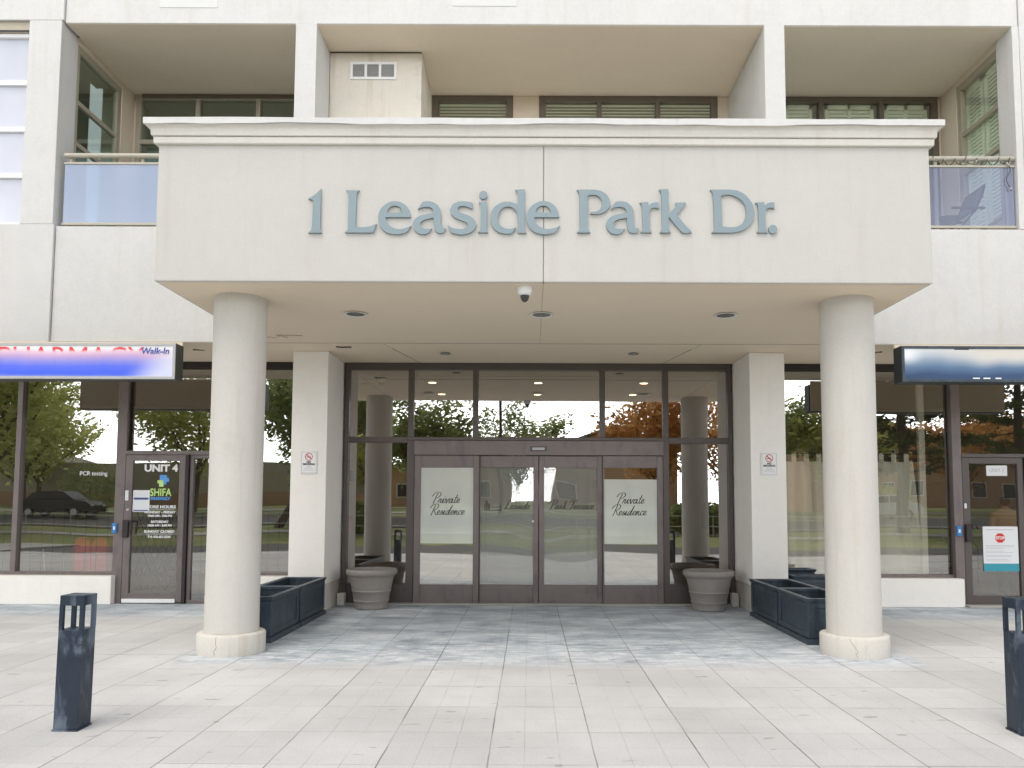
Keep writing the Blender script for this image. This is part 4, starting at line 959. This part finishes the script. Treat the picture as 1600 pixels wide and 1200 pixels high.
t = thing('paper_notice', 'small pale card stuck high on the right shop door glass', 'notice', (6.8, 11.1, 1.95))
MB().box(6.61, 6.91, 11.118, 11.1215, 1.87, 2.02).build('sheet', 'paper', t)
link_mesh('lettering', text_mesh('UNIT 2', 0.07, (6.76, 11.117, 1.945), depth=0.001), 'grey', t)

# ------------------------------------------------------------------ planters, pots, bollards
def planter(x0, x1, y0, y1, h, label, group):
    xc, yc = (x0 + x1) / 2, (y0 + y1) / 2
    t = thing('planter_box', label, 'planter', (xc, yc, 0), group)
    i = 0.03; b = MB(); th = 0.03
    X0, X1, Y0, Y1 = x0 + i, x1 - i, y0 + i, y1 - i
    b.box(X0, X1, Y0, Y0 + th, 0.05, h - 0.03); b.box(X0, X1, Y1 - th, Y1, 0.05, h - 0.03)
    b.box(X0, X0 + th, Y0 + th, Y1 - th, 0.05, h - 0.03); b.box(X1 - th, X1, Y0 + th, Y1 - th, 0.05, h - 0.03)
    b.box(X0 + th, X1 - th, Y0 + th, Y1 - th, 0.05, 0.08)
    b.build('body', 'planter', t, 0.004)
    # raised stiles and rails that leave a recessed panel on every side
    b = MB(); p = 0.012; w_ = 0.065
    for (a0, a1, yy0, yy1) in ((X0, X1, Y0 - p, Y0), (X0, X1, Y1, Y1 + p)):
        b.box(a0 - p, a0 + w_, yy0, yy1, 0.07, h - 0.05); b.box(a1 - w_, a1 + p, yy0, yy1, 0.07, h - 0.05)
        b.box(a0 + w_, a1 - w_, yy0, yy1, 0.07, 0.12); b.box(a0 + w_, a1 - w_, yy0, yy1, h - 0.10, h - 0.05)
    for (xx0, xx1) in ((X0 - p, X0), (X1, X1 + p)):
        b.box(xx0, xx1, Y0, Y0 + w_, 0.07, h - 0.05); b.box(xx0, xx1, Y1 - w_, Y1, 0.07, h - 0.05)
        b.box(xx0, xx1, Y0 + w_, Y1 - w_, 0.07, 0.12); b.box(xx0, xx1, Y0 + w_, Y1 - w_, h - 0.10, h - 0.05)
    b.build('panelling', 'planter', t, 0.004)
    def skirt(z0, z1, o0, o1, name, hollow):
        m = MB(); r0 = [(X0 - o0, Y0 - o0), (X1 + o0, Y0 - o0), (X1 + o0, Y1 + o0), (X0 - o0, Y1 + o0)]
        r1 = [(X0 - o1, Y0 - o1), (X1 + o1, Y0 - o1), (X1 + o1, Y1 + o1), (X0 - o1, Y1 + o1)]
        vs = [(x, y, z0) for x, y in r0] + [(x, y, z1) for x, y in r1]
        fs = [(k, (k + 1) % 4, 4 + (k + 1) % 4, 4 + k) for k in range(4)]
        inn = [(X0 + th, Y0 + th), (X1 - th, Y0 + th), (X1 - th, Y1 - th), (X0 + th, Y1 - th)]
        vs += [(x, y, z0) for x, y in inn] + [(x, y, z1) for x, y in inn]
        fs += [(8 + k, 12 + k, 12 + (k + 1) % 4, 8 + (k + 1) % 4) for k in range(4)]
        fs += [(4 + k, 4 + (k + 1) % 4, 12 + (k + 1) % 4, 12 + k) for k in range(4)] + [(k, 8 + k, 8 + (k + 1) % 4, (k + 1) % 4) for k in range(4)]
        m.add(vs, fs); return m.build(name, 'planter', t, 0.003)
    skirt(h - 0.045, h, 0.014, 0.034, 'rim', True)
    skirt(0.0, 0.055, 0.032, 0.024, 'foot', True)
    MB().box(X0 + th + .001, X1 - th - .001, Y0 + th + .001, Y1 - th - .001, 0.082, h - 0.16).build('soil', 'soil', t)
    return t
gp = 'dark blue planter boxes beside the columns'
planter(-3.215, -2.67, 8.06, 9.08, 0.475, 'dark blue empty planter box tucked behind the left column', gp)
planter(-3.215, -2.67, 9.10, 10.20, 0.475, 'dark blue empty planter box between left column and left pillar, the one nearer the doors', gp)
pr_ = planter(2.875, 3.42, 8.06, 9.06, 0.475, 'dark blue planter box tucked behind the right column with dead leaves in it', gp)
planter(2.875, 3.42, 9.08, 10.16, 0.475, 'dark blue planter box beside the foot of the right pillar, behind the leafy one', gp)
planter(3.50, 4.02, 10.30, 10.60, 0.50, 'small dark blue planter in front of the right shop window, nearer of the two', gp)
planter(3.38 + 0.08, 3.94, 10.63, 10.93, 0.56, 'small dark blue planter against the low wall under the right shop window', gp)
lf = MB(); rnd = random.Random(11)
for k in range(60):
    x, y, z = rnd.uniform(3.02, 3.3), rnd.uniform(8.12, 8.5), 0.33 + rnd.uniform(0, 0.09); a = rnd.uniform(0, 6.3); q = rnd.uniform(0.02, 0.045)
    lf.add([(x, y, z), (x + q * math.cos(a), y + q * math.sin(a), z + rnd.uniform(0, .03)), (x + q * math.cos(a + .8), y + q * math.sin(a + .8), z + rnd.uniform(0, .03))], [(0, 1, 2)])
M['dead'] = paint('dead_leaf', (0.42, 0.33, 0.24), 0.9, var=0.4, scale=30)
o = lf.build('dead_leaves', 'dead'); tag(o, 'dry curled leaves lying in the planter behind the right column', 'leaves', kind='stuff')

def pot(cx_, cy, label):
    t = thing('flower_pot', label, 'pot', (cx_, cy, 0), 'round pots beside the entrance doors')
    prof = [(0.215, 0.004), (0.226, 0.01), (0.229, 0.05), (0.236, 0.10), (0.246, 0.108), (0.247, 0.118), (0.240, 0.126), (0.262, 0.235), (0.272, 0.243), (0.273, 0.253), (0.266, 0.262), (0.295, 0.40), (0.302, 0.425)]
    o = MB().lathe(prof, cx_, cy, 56, True, False).build('body', 'pot', t); smooth_angle(o, 45)
    prof = [(0.302, 0.423), (0.308, 0.43), (0.306, 0.445), (0.325, 0.455), (0.345, 0.475), (0.352, 0.50), (0.348, 0.525), (0.335, 0.54), (0.318, 0.543), (0.302, 0.53), (0.292, 0.50), (0.28, 0.40), (0.001, 0.395)]
    o = MB().lathe(prof, cx_, cy, 56, False, False).build('rim', 'pot', t); smooth_angle(o, 70)
    MB().lathe([(0.281, 0.41), (0.15, 0.42), (0.001, 0.415)], cx_, cy, 32, False, False).build('soil', 'soil', t)
    return t
pot(-2.185, 10.72, 'empty brown grey round pot left of the sliding doors')
pot(2.462, 10.66, 'empty brown grey round pot right of the sliding doors')

def bollard(label, x, y, tilt=0.0):
    t = thing('bollard_light', label, 'bollard', (0, 0, 0), 'dark blue lantern bollards')
    a, H, zs, ze = 0.077, 0.855, 0.635, 0.79
    b = MB(); b.box(-a, a, -a, a, 0.012, zs); b.build('post', 'bollard', t, 0.003)
    MB().box(-a - 0.006, a + 0.006, -a - 0.006, a + 0.006, 0.0, 0.012).build('base_plate', 'bollard', t, 0.002)
    MB().box(-a, a, -a, a, ze, H).build('cap', 'bollard', t, 0.003)
    for sx_ in (-1, 1):
        for sy in (-1, 1):
            cx0 = sx_ * (a - 0.012); cy0 = sy * (a - 0.012)
            MB().box(cx0 - 0.012, cx0 + 0.012, cy0 - 0.012, cy0 + 0.012, zs - 0.001, ze + 0.001).build('corner_post', 'bollard', t)
    t.location = (x, y, 0); t.rotation_euler = (0, tilt, 0)
    return t
bollard('square dark blue lantern bollard with white scuffs on the left of the plaza', -2.952, 5.07, 0.012)
bollard('square dark blue lantern bollard cut by the right edge of the photo', 3.19, 5.04)

# ------------------------------------------------------------------ things inside the shops
def grille(x0, x1, y, z0, z1, label):
    b = MB(); x = x0 + 0.08
    while x < x1: b.tube((x, y, z0), (x, y, z1), 0.006, n=6); x += 0.16
    for z in (z0 + 0.05, (z0 + z1) / 2 - 0.1, z1): b.box(x0, x1, y - 0.006, y + 0.006, z - 0.008, z + 0.008)
    tag(b.build('security_grille', 'black'), label, 'grille')
grille(-9.4, -7.50, 11.34, 0.25, 1.33, 'black barred grille behind the shop window at the left edge')
grille(-7.40, -6.03, 11.34, 0.25, 1.33, 'black barred grille behind the shop window left of the shop door')
grille(-4.90, -4.64, 11.34, 0.05, 1.33, 'narrow black barred grille behind the glass beside the left shop door')
grille(-4.08, -3.26, 11.34, 0.25, 1.33, 'black barred grille in the window between left column and pillar')
b = MB(); x0, x1, z0, z1 = -5.72, -5.06, 0.17, 1.30
npz, npx = 8, 6; dx, dz = (x1 - x0) / npx, (z1 - z0) / npz * 1.0
for k in range(-npz, npx + 1):
    for sgn in (1, -1):
        pts = []
        for j in range(npz + 1):
            xx = x0 + (k + j * 0.5) * dx * 1.0 if sgn > 0 else x1 - (k + j * 0.5) * dx
            if x0 - 1e-6 <= xx <= x1 + 1e-6: pts.append((xx, 11.22 + (0.008 if sgn > 0 else 0), z0 + j * dz))
        if len(pts) > 1: b.tube(pts[0], pts[-1], 0.009, n=6)
tag(b.build('folding_gate', 'black'), 'black folding lattice gate behind the UNIT 4 door glass', 'gate')
cab = thing('red_cabinet', 'red double cabinet with rounded tops behind the left shop window', 'cabinet', (-6.75, 11.95, 0))
for x in (-6.62, -6.35):
    prof = [(x - 0.13, 0.02), (x + 0.13, 0.02), (x + 0.13, 0.80)] + [(x + 0.13 * math.cos(R(a_)), 0.80 + 0.13 * math.sin(R(a_))) for a_ in range(15, 180, 15)] + [(x - 0.13, 0.80)]
    o = MB().prism_y(prof, 11.42, 11.72).build('body', 'cabred', cab, 0.012)
    MB().box(x - 0.08, x + 0.08, 11.41, 11.419, 0.5, 0.75).box(x - 0.08, x + 0.08, 11.41, 11.419, 0.15, 0.4).build('door', 'cabred', o, 0.004)
tr = thing('display_table', 'low dark display table with pale metal legs behind the left shop window', 'table', (-8.0, 12.2, 0))
MB().box(-9.0, -7.3, 11.8, 12.4, 0.72, 0.76).build('tabletop', 'dark', tr)
for x in (-8.9, -8.2, -7.4):
    MB().tube((x, 11.85, 0.02), (x - 0.05, 11.85, 0.72), 0.014).tube((x, 12.35, 0.02), (x - 0.05, 12.35, 0.72), 0.014).build('leg', 'chrome', tr)
MB().box(-8.95, -7.35, 11.84, 11.87, 0.2, 0.215).build('stretcher', 'white', tr)
# tab-top sheer curtains in the right shop
cur = MB(); n_ = 220; xa, xb = 3.50, 5.66
for i in range(n_ + 1):
    x = xa + (xb - xa) * i / n_; tt_ = i / n_
    y = 11.36 + 0.028 * math.sin(x * 31) + 0.016 * math.sin(x * 12.7 + 1)
    sway = 0.10 * math.sin(x * 5) if x > 4.9 else 0
    cur.v += [(x + 0.03 + sway * 0.4 + (0.12 if x > 5.2 else 0), y * 1.0 + 0.02, 0.43), (x, y, 2.08)]
for i in range(n_): cur.f.append((2 * i, 2 * i + 1, 2 * i + 3, 2 * i + 2))
ct = thing('curtain', 'pale tab top sheer curtain across the right shop window', 'curtain', (4.6, 11.5, 2.2))
o = cur.build('cloth', 'curtain', ct, smooth=True)
k = xa; tb = MB()
while k < xb: tb.box(k, k + 0.07, 11.35, 11.357, 2.06, 2.21); k += 0.185
tb.build('tab', 'curtain', ct); MB().tube((xa - 0.03, 11.36, 2.20), (xb + 0.1, 11.36, 2.20), 0.012).build('rod', 'black', ct)
tag(MB().box(5.74, 5.83, 11.31, 11.37, 0.41, 3.40).build('interior_post', 'curtain'), 'pale slim post standing inside the right shop window beside the curtain', 'post')
# bentwood chair
def chair(x, y, label):
    t = thing('chair', label, 'chair', (x, y, 0.02), 'dark wooden chairs in the right shop')
    MB().box(x - .21, x + .21, y - .2, y + .2, 0.45, 0.48).build('seat', 'wood', t, 0.01)
    for sx_ in (-1, 1):
        MB().tube((x + sx_ * .18, y - .17, 0.021), (x + sx_ * .18, y - .17, 0.45), 0.016).build('leg', 'wood', t)
        MB().tube((x + sx_ * .18, y + .17, 0.021), (x + sx_ * .18, y + .17, 0.45), 0.016).build('leg', 'wood', t)
    b = MB(); pts = [(x + .19 * math.cos(R(a_)), y - .18, 0.75 + .16 * math.sin(R(a_))) for a_ in range(0, 181, 20)]
    b.path([(x + .19, y - .18, .48)] + pts + [(x - .19, y - .18, .48)], 0.013, 6)
    for z in (.6, .72): b.tube((x - .19, y - .18, z), (x + .19, y - .18, z), 0.01)
    b.build('backrest', 'wood', t)
chair(6.15, 11.75, 'dark bentwood chair inside the right shop beside the pale post')
chair(6.72, 12.1, 'dark bentwood chair seen low through the right shop door')
# lobby fittings
ip = thing('intercom_panel', 'dark intercom panel on the lobby wall behind the right side glass', 'panel', (2.93, 12.9, 1.03))
MB().box(2.915, 2.955, 12.55, 13.1, 1.03, 1.46).build('body', 'black', ip, 0.004); MB().box(2.925, 2.955, 12.75, 12.95, 1.50, 1.80).build('card_reader', 'chrome', ip, 0.004)
tag(MB().box(-2.715, -2.66, 11.55, 11.72, 1.0, 1.25).build('alarm_box', 'cabred', None, 0.01), 'small red alarm box on the lobby wall behind the left side glass', 'alarm')
tag(MB().box(-2.715, -2.68, 11.5, 11.72, 1.78, 1.93).build('wall_panel', 'black', None, 0.005), 'small black panel on the lobby wall above the red alarm box', 'panel')
tag(MB().box(-0.985, -0.805, 11.35, 11.37, 0.285, 0.74).build('warning_board', 'yellow', None, 0.004), 'yellow board standing low behind the left fixed door glass', 'board')

# person inside the right shop, back turned
def person(x, y):
    t = thing('person', 'person in a brown jacket and black trousers standing behind the right shop door', 'person', (x, y, 0.02))
    def skin(name, joints, bones, mat, par, sub=1):
        me = bpy.data.meshes.new(name); me.from_pydata([(x + a, y + b_, c_) for a, b_, c_, r in joints], bones, [])
        o = bpy.data.objects.new('tmp', me); C.objects.link(o)
        o.modifiers.new('s', 'SKIN'); sub_ = o.modifiers.new('d', 'SUBSURF'); sub_.levels = sub_.render_levels = sub
        for v_, (_, _, _, r) in zip(me.skin_vertices[0].data, joints): v_.radius = (r if isinstance(r, tuple) else (r, r))
        me.skin_vertices[0].data[0].use_root = True
        dg = bpy.context.evaluated_depsgraph_get(); m2 = bpy.data.meshes.new_from_object(o.evaluated_get(dg)); bpy.data.objects.remove(o)
        return link_mesh(name, m2, mat, par, smooth=True)
    J = [(0, 0, .86, (.13, .10)), (0, 0, 1.05, (.125, .095)), (0, 0, 1.24, (.15, .10)), (0, 0, 1.34, (.10, .08)), (0, .01, 1.40, .05), (0, .02, 1.47, .075), (0, .02, 1.55, .08),
         (.16, 0, 1.31, .055), (.20, .02, 1.10, .045), (.20, .12, .95, .035), (-.16, 0, 1.31, .055), (-.20, .02, 1.10, .045), (-.20, .12, .95, .035),
         (.09, 0, .78, .085), (.09, 0, .45, .058), (.09, .01, .12, .042), (.09, .12, .06, .035), (-.09, 0, .78, .085), (-.09, 0, .45, .058), (-.09, .01, .12, .042), (-.09, .12, .06, .035)]
    E_ = [(0, 1), (1, 2), (2, 3), (3, 4), (4, 5), (5, 6), (3, 7), (7, 8), (8, 9), (3, 10), (10, 11), (11, 12), (0, 13), (13, 14), (14, 15), (15, 16), (0, 17), (17, 18), (18, 19), (19, 20)]
    body = skin('body', J, E_, 'skin', t)
    g_ = 1.18; jk = [(a, b_, c_, tuple(q * g_ for q in r) if isinstance(r, tuple) else r * 1.3) for a, b_, c_, r in (J[0], J[1], J[2], J[3], J[7], J[8], J[9], J[10], J[11], J[12])]
    skin('jacket', jk, [(0, 1), (1, 2), (2, 3), (3, 4), (4, 5), (5, 6), (3, 7), (7, 8), (8, 9)], 'coat', t)
    tq = [(a, b_, c_, tuple(q * 1.12 for q in r) if isinstance(r, tuple) else r * 1.25) for a, b_, c_, r in (J[0], J[13], J[14], J[15], J[17], J[18], J[19])]
    skin('trousers', tq, [(0, 1), (1, 2), (2, 3), (0, 4), (4, 5), (5, 6)], 'trouser', t)
    skin('hair', [(0, -.01, 1.42, .06), (0, -.02, 1.50, .085), (0, .0, 1.58, .075)], [(0, 1), (1, 2)], 'hair', t)
    for sx_ in (-1, 1):       # hands: palm and five fingers each
        hx, hy, hz = sx_ * .20, .15, .91
        jj = [(hx, hy - .02, hz + .03, .022), (hx, hy, hz, .028)]; ee = [(0, 1)]
        for f_, (ox, ln) in enumerate(((-.02, .06), (-.007, .07), (.007, .068), (.02, .055))):
            i0 = len(jj); jj += [(hx + ox, hy + .025, hz - .02, .009), (hx + ox, hy + .03, hz - .02 - ln * .6, .008), (hx + ox, hy + .015, hz - .02 - ln, .007)]; ee += [(1, i0), (i0, i0 + 1), (i0 + 1, i0 + 2)]
        i0 = len(jj); jj += [(hx - sx_ * .03, hy + .03, hz + .005, .010), (hx - sx_ * .035, hy + .045, hz - .03, .008)]; ee += [(1, i0), (i0, i0 + 1)]
        skin('hand', jj, ee, 'skin', t)
person(7.16, 11.62)

# ------------------------------------------------------------------ the street behind the camera (seen mirrored in the glass)
def tree(name, x, y, h, cr, label, leaf, n_leaf, seed, lean=0.0, base_h=0.28, leafsize=0.2, pine=False):
    rnd = random.Random(seed); z0 = slope(y) - 0.05
    t = thing(name, label, 'tree', (x, y, z0), 'street trees across from the entrance')
    tk = MB(); tips = []
    def limb(p, d, ln, r, lv):
        nseg = 3; q = Vector(p); d = Vector(d).normalized()
        for k in range(nseg):
            e_ = q + d * ln / nseg; tk.tube(q, e_, r * (1 - k * 0.2), r * (0.8 - k * 0.2), 7, False); q = e_
            d = (d + Vector((rnd.uniform(-.18, .18), rnd.uniform(-.18, .18), rnd.uniform(-.02, .12)))).normalized()
            if lv < 3: tips.append((q, lv))
            if lv >= 1 and k >= 1 and lv < 3: 
                a = rnd.uniform(0, 6.28); limb(q, d * 0.5 + Vector((math.cos(a), math.sin(a), rnd.uniform(.0, .5))) * 0.8, ln * 0.55, r * 0.45, lv + 1)
        tips.append((q, lv))
    top = Vector((x + lean, y, z0 + h * base_h))
    tk.tube((x, y, z0), top, h * 0.022, h * 0.017, 9, False)
    if pine:
        tk.tube(top, (x + lean, y, z0 + h * 0.97), h * 0.017, 0.03, 8, False)
        for k in range(46):
            u = k / 46; zz = z0 + h * (base_h * 0.7 + (0.97 - base_h * 0.7) * u); a = k * 2.4; ln = cr * (1.0 - u * 0.8) * rnd.uniform(.7, 1.1)
            e_ = Vector((x + lean + ln * math.cos(a), y + ln * math.sin(a), zz + ln * rnd.uniform(-.12, .15)))
            tk.tube((x + lean, y, zz), e_, 0.05, 0.015, 5, False)
            for j in range(5): tips.append((Vector((x + lean, y, zz)).lerp(e_, 0.35 + 0.16 * j), 2))
    else:
        for k in range(7):
            a = k * 2 * math.pi / 7 + rnd.uniform(-.3, .3)
            limb(top - Vector((0, 0, h * 0.05 * (k % 3))), Vector((math.cos(a) * .7, math.sin(a) * .7, rnd.uniform(.5, 1.3))), cr * rnd.uniform(.8, 1.05), h * 0.011, 1)
        limb(top, (rnd.uniform(-.1, .1), 0, 1), h * (1 - base_h) * 0.75, h * 0.013, 1)
    tk.build('trunk', 'bark', t)
    cr_ = MB(); tp = [q for q, l in tips]
    for k in range(n_leaf):
        q = rnd.choice(tp); sp = cr * (0.13 if not pine else 0.07)
        p = q + Vector((rnd.gauss(0, sp), rnd.gauss(0, sp), rnd.gauss(0, sp * (0.8 if not pine else 0.35))))
        a = Vector((rnd.uniform(-1, 1), rnd.uniform(-1, 1), rnd.uniform(-.6, .6))).normalized(); b_ = a.orthogonal().normalized(); s_ = leafsize * rnd.uniform(.6, 1.2)
        cr_.add([p - a * s_, p + b_ * s_ * .45, p + a * s_, p - b_ * s_ * .45], [(0, 1, 2, 3)])
    me = bpy.data.meshes.new('crown'); me.from_pydata(cr_.v, [], cr_.f); link_mesh('crown', me, leaf, t)
    return t
tree('maple_tree', -22.5, -29.0, 9.6, 4.9, 'yellow green young maple mirrored beside the shop door text', 'leaf_g', 8000, 1)
tree('maple_tree', -26.0, -14.5, 11.5, 5.2, 'large spreading maple mirrored at the left edge of the shop window', 'leaf_g', 10500, 2, base_h=0.34)
tree('maple_tree', -32.0, -26.0, 9.5, 4.0, 'maple mirrored far left in the shop window behind the parked car', 'leaf_g', 7000, 3)
tree('leaning_tree', -12.3, -15.0, 10.5, 4.2, 'leaning green tree mirrored in the window beside the left pillar', 'leaf_d', 8000, 4, lean=1.8)
tree('small_tree', -6.3, -24.0, 7.6, 3.0, 'thin green tree mirrored in the left half of the entrance glass', 'leaf_d', 6000, 5)
tree('autumn_tree', 7.2, -20.0, 7.8, 3.6, 'orange autumn tree mirrored in the right half of the entrance glass', 'leaf_o', 5200, 6)
tree('autumn_tree', 12.8, -27.0, 8.5, 3.4, 'reddish autumn tree mirrored right of the entrance doors', 'leaf_o', 4000, 7)
tree('pine_tree', 17.5, -13.5, 13.5, 4.6, 'dark pine mirrored in the right shop window above the curtain', 'leaf_p', 9000, 8, pine=True, base_h=0.3, leafsize=0.16)
tree('pine_tree', 26.5, -19.0, 14.0, 4.6, 'tall dark pine mirrored in the right shop door', 'leaf_p', 8000, 9, pine=True, base_h=0.36, leafsize=0.16)
for x_, y_, h_, sd_, lf_, lb_ in ((-38, -37, 9, 31, 'leaf_g', 'tall pale green tree mirrored at the far left above the low brick building'), (-12.5, -37, 8, 32, 'leaf_g', 'yellow green tree mirrored behind the leaning tree'),
        (-1.0, -44, 8.5, 33, 'leaf_d', 'rounded green tree mirrored behind the utility pole'), (17.5, -36, 9, 34, 'leaf_d', 'green tree mirrored left of the brick house with the pines'), (37, -32, 9, 35, 'leaf_o', 'rust coloured tree mirrored at the far right edge'), (29.5, -30, 6.6, 36, 'leaf_o', 'low copper tree mirrored in the right shop door glass'),
        (22.0, -33, 7.2, 37, 'leaf_g', 'light green tree mirrored in front of the brick house behind the curtain')):
    tree('street_tree', x_, y_, h_, 3.8, lb_, lf_, 3600, sd_, leafsize=0.24)
def bush(x, y, rx, ry, rz, label, leaf, n_, seed, name='shrub'):
    rnd = random.Random(seed); b = MB(); z0 = slope(y)
    for k in range(n_):
        u, v_ = rnd.uniform(-1, 1), rnd.uniform(0, 6.283); rr = rnd.uniform(.6, 1.05); c_ = math.sqrt(1 - u * u)
        p = Vector((x + rx * rr * c_ * math.cos(v_), y + ry * rr * c_ * math.sin(v_), z0 + rz * (1 + u * rr)))
        a = Vector((rnd.uniform(-1, 1), rnd.uniform(-1, 1), rnd.uniform(-1, 1))).normalized(); q = a.orthogonal().normalized(); s_ = rnd.uniform(.08, .16)
        b.add([p - a * s_, p + q * s_ * .5, p + a * s_, p - q * s_ * .5], [(0, 1, 2, 3)])
    t = thing(name, label, 'shrub', (x, y, z0)); b.build('foliage', leaf, t)
    MB().tube((x, y, z0 - 0.05), (x, y, z0 + rz), 0.05, 0.02).build('stem', 'bark', t)
bush(-28.5, -27.5, 2.0, 1.2, 1.6, 'dark round shrub mirrored above the parked car', 'leaf_d', 2200, 21)
bush(-8.2, -13.0, 1.8, 0.8, 0.75, 'clipped green hedge mirrored behind the left side glass of the entrance', 'leaf_d', 2600, 22, 'hedge')
bush(7.8, -13.0, 1.8, 0.8, 0.75, 'clipped green hedge mirrored behind the right side glass of the entrance', 'leaf_d', 2600, 23, 'hedge')
bush(22.0, -26.5, 2.4, 1.2, 1.0, 'low green shrub mirrored under the pines', 'leaf_g', 2200, 24)
def house(x0, x1, y, h, label, wallmat):
    z0 = slope(y) - 0.1; xc = (x0 + x1) / 2
    t = thing('brick_house', label, 'house', (xc, y, z0), 'houses across the street')
    MB().box(x0, x1, y - 8, y, z0, z0 + h).build('wall', wallmat, t)
    MB().prism_y([(x0, z0 + h + .002), (x1, z0 + h + .002), (xc, z0 + h + 2.2)], y - 8, y - .002).build('gable', wallmat, t)
    MB().prism_y([(x0 - .5, z0 + h - .1), (xc, z0 + h + 2.22), (xc, z0 + h + 2.45), (x0 - .5, z0 + h + .13)], y - 8.5, y + .5).build('roof', 'roof', t)
    MB().prism_y([(x1 + .5, z0 + h - .1), (x1 + .5, z0 + h + .13), (xc + .002, z0 + h + 2.45), (xc + .002, z0 + h + 2.22)], y - 8.5, y + .5).build('roof', 'roof', t)
    x = x0 + 1.2
    while x < x1 - 1.5:
        for zz in (1.0, 3.8) if h > 5 else (1.0,):
            f = MB().box(x, x + 1.2, y + .002, y + .05, z0 + zz, z0 + zz + 1.3).build('window', 'white', t)
            MB().box(x + .08, x + 1.12, y + .051, y + .06, z0 + zz + .08, z0 + zz + 1.22).build('pane', 'car_glass', f)
        x += 2.6
    d = MB().box(xc - .5, xc + .5, y + .002, y + .06, z0 + .1, z0 + 2.2) 
    return t
house(24, 36, -44, 5.8, 'two storey brick house mirrored in the right shop window', 'brick')
house(38, 50, -46, 5.8, 'two storey brick house mirrored at the right edge behind the pines', 'brick')
house(-56, -40, -46, 3.2, 'low brick building mirrored at the far left', 'brick')
house(2, 14, -50, 5.4, 'brick house mirrored behind the autumn tree in the entrance glass', 'brick')
house(-14, -2, -52, 3.4, 'low brick house mirrored behind the thin tree in the entrance glass', 'brick')
fz = slope(-38)
f = MB(); x = -42
while x < -12: f.box(x, x + 0.38, -38.0, -37.95, fz, fz + 3.4); x += 0.384
ft = thing('board_fence', 'tall grey board fence mirrored behind the maple', 'fence', (-22, -38, fz)); f.build('boards', 'fence', ft)
MB().box(-42, -12, -38.08, -38.02, fz + .4, fz + .5).box(-42, -12, -38.08, -38.02, fz + 2.0, fz + 2.1).build('rail', 'fence', ft)
bw = MB().box(-42, -12, -34.2, -33.9, fz - 0.1, fz + 1.0).build('brick_wall', 'brick'); tag(bw, 'low brick garden wall mirrored in front of the board fence', 'wall')
def car(x, y, label, mat, flip=1):
    z0 = slope(y) + 0.03
    t = thing('parked_car', label, 'car', (x, y, z0), 'cars parked along the road')
    P = lambda pts: [(x + flip * a, z0 + b_) for a, b_ in pts]
    o = MB().prism_y(P([(-2.2, .35), (-2.25, .7), (-2.1, .95), (-1.4, 1.02), (1.2, 1.0), (2.0, .9), (2.25, .7), (2.25, .35), (1.75, .3), (1.6, .5), (1.35, .62), (1.1, .5), (.95, .3), (-.95, .3), (-1.1, .5), (-1.35, .62), (-1.6, .5), (-1.75, .3)]), y - .88, y + .88).build('body', mat, t, 0.05, segs=3)
    MB().prism_y(P([(-1.75, 1.0), (-1.25, 1.42), (-.9, 1.5), (.3, 1.5), (.6, 1.45), (1.25, 1.0)]), y - .76, y + .76).build('roof', mat, t, 0.04, segs=3)
    g_ = MB(); g_.prism_y(P([(-1.45, 1.04), (-1.1, 1.38), (-.35, 1.42), (-.35, 1.04)]), y - .775, y + .775); g_.prism_y(P([(-.25, 1.04), (-.25, 1.42), (.3, 1.42), (.98, 1.04)]), y - .775, y + .775)
    g_.build('window', 'car_glass', t)
    for wx in (-1.35, 1.35):
        for wy in (-.80, .80):
            wh = MB().tube((x + wx, y + wy - .1, z0 + .32), (x + wx, y + wy + .1, z0 + .32), .32, n=20).build('wheel', 'tyre', t)
            MB().tube((x + wx, y + wy - .105, z0 + .32), (x + wx, y + wy + .105, z0 + .32), .19, n=12).build('rim', 'chrome', wh)
    for wy in (-.62, .62):
        MB().box(min(x + flip * 2.2, x + flip * 2.27), max(x + flip * 2.2, x + flip * 2.27), y + wy - .15, y + wy + .15, z0 + .65, z0 + .78).build('headlight', 'white', t)
car(-27.5, -22.7, 'dark estate car mirrored in the large left shop window', 'car_dk')
car(20.5, -22.7, 'white car mirrored in the right shop window', 'car_wh', -1)
car(31.0, -22.7, 'white car mirrored in the right shop door', 'car_wh', -1)
lp = thing('utility_pole', 'thin wooden utility pole mirrored in the middle transom', 'pole', (-1.9, -26, slope(-26)))
MB().tube((-1.9, -26, slope(-26) - .1), (-1.9, -26, 9.5), .12, .09).build('pole', 'bark', lp); MB().box(-2.7, -1.1, -26.06, -25.94, 8.6, 8.72).build('crossarm', 'bark', lp)
fr = MB(); x = -34
while x <= 36: fr.tube((x, -11.2, slope(-11.2)), (x, -11.2, slope(-11.2) + .95), .02, n=6); x += 2.0
for z in (.5, .95): fr.tube((-34, -11.2, slope(-11.2) + z), (36, -11.2, slope(-11.2) + z), .018, n=6)
tag(fr.build('rail_fence', 'grey'), 'long low metal rail fence mirrored along the edge of the lawn', 'fence')
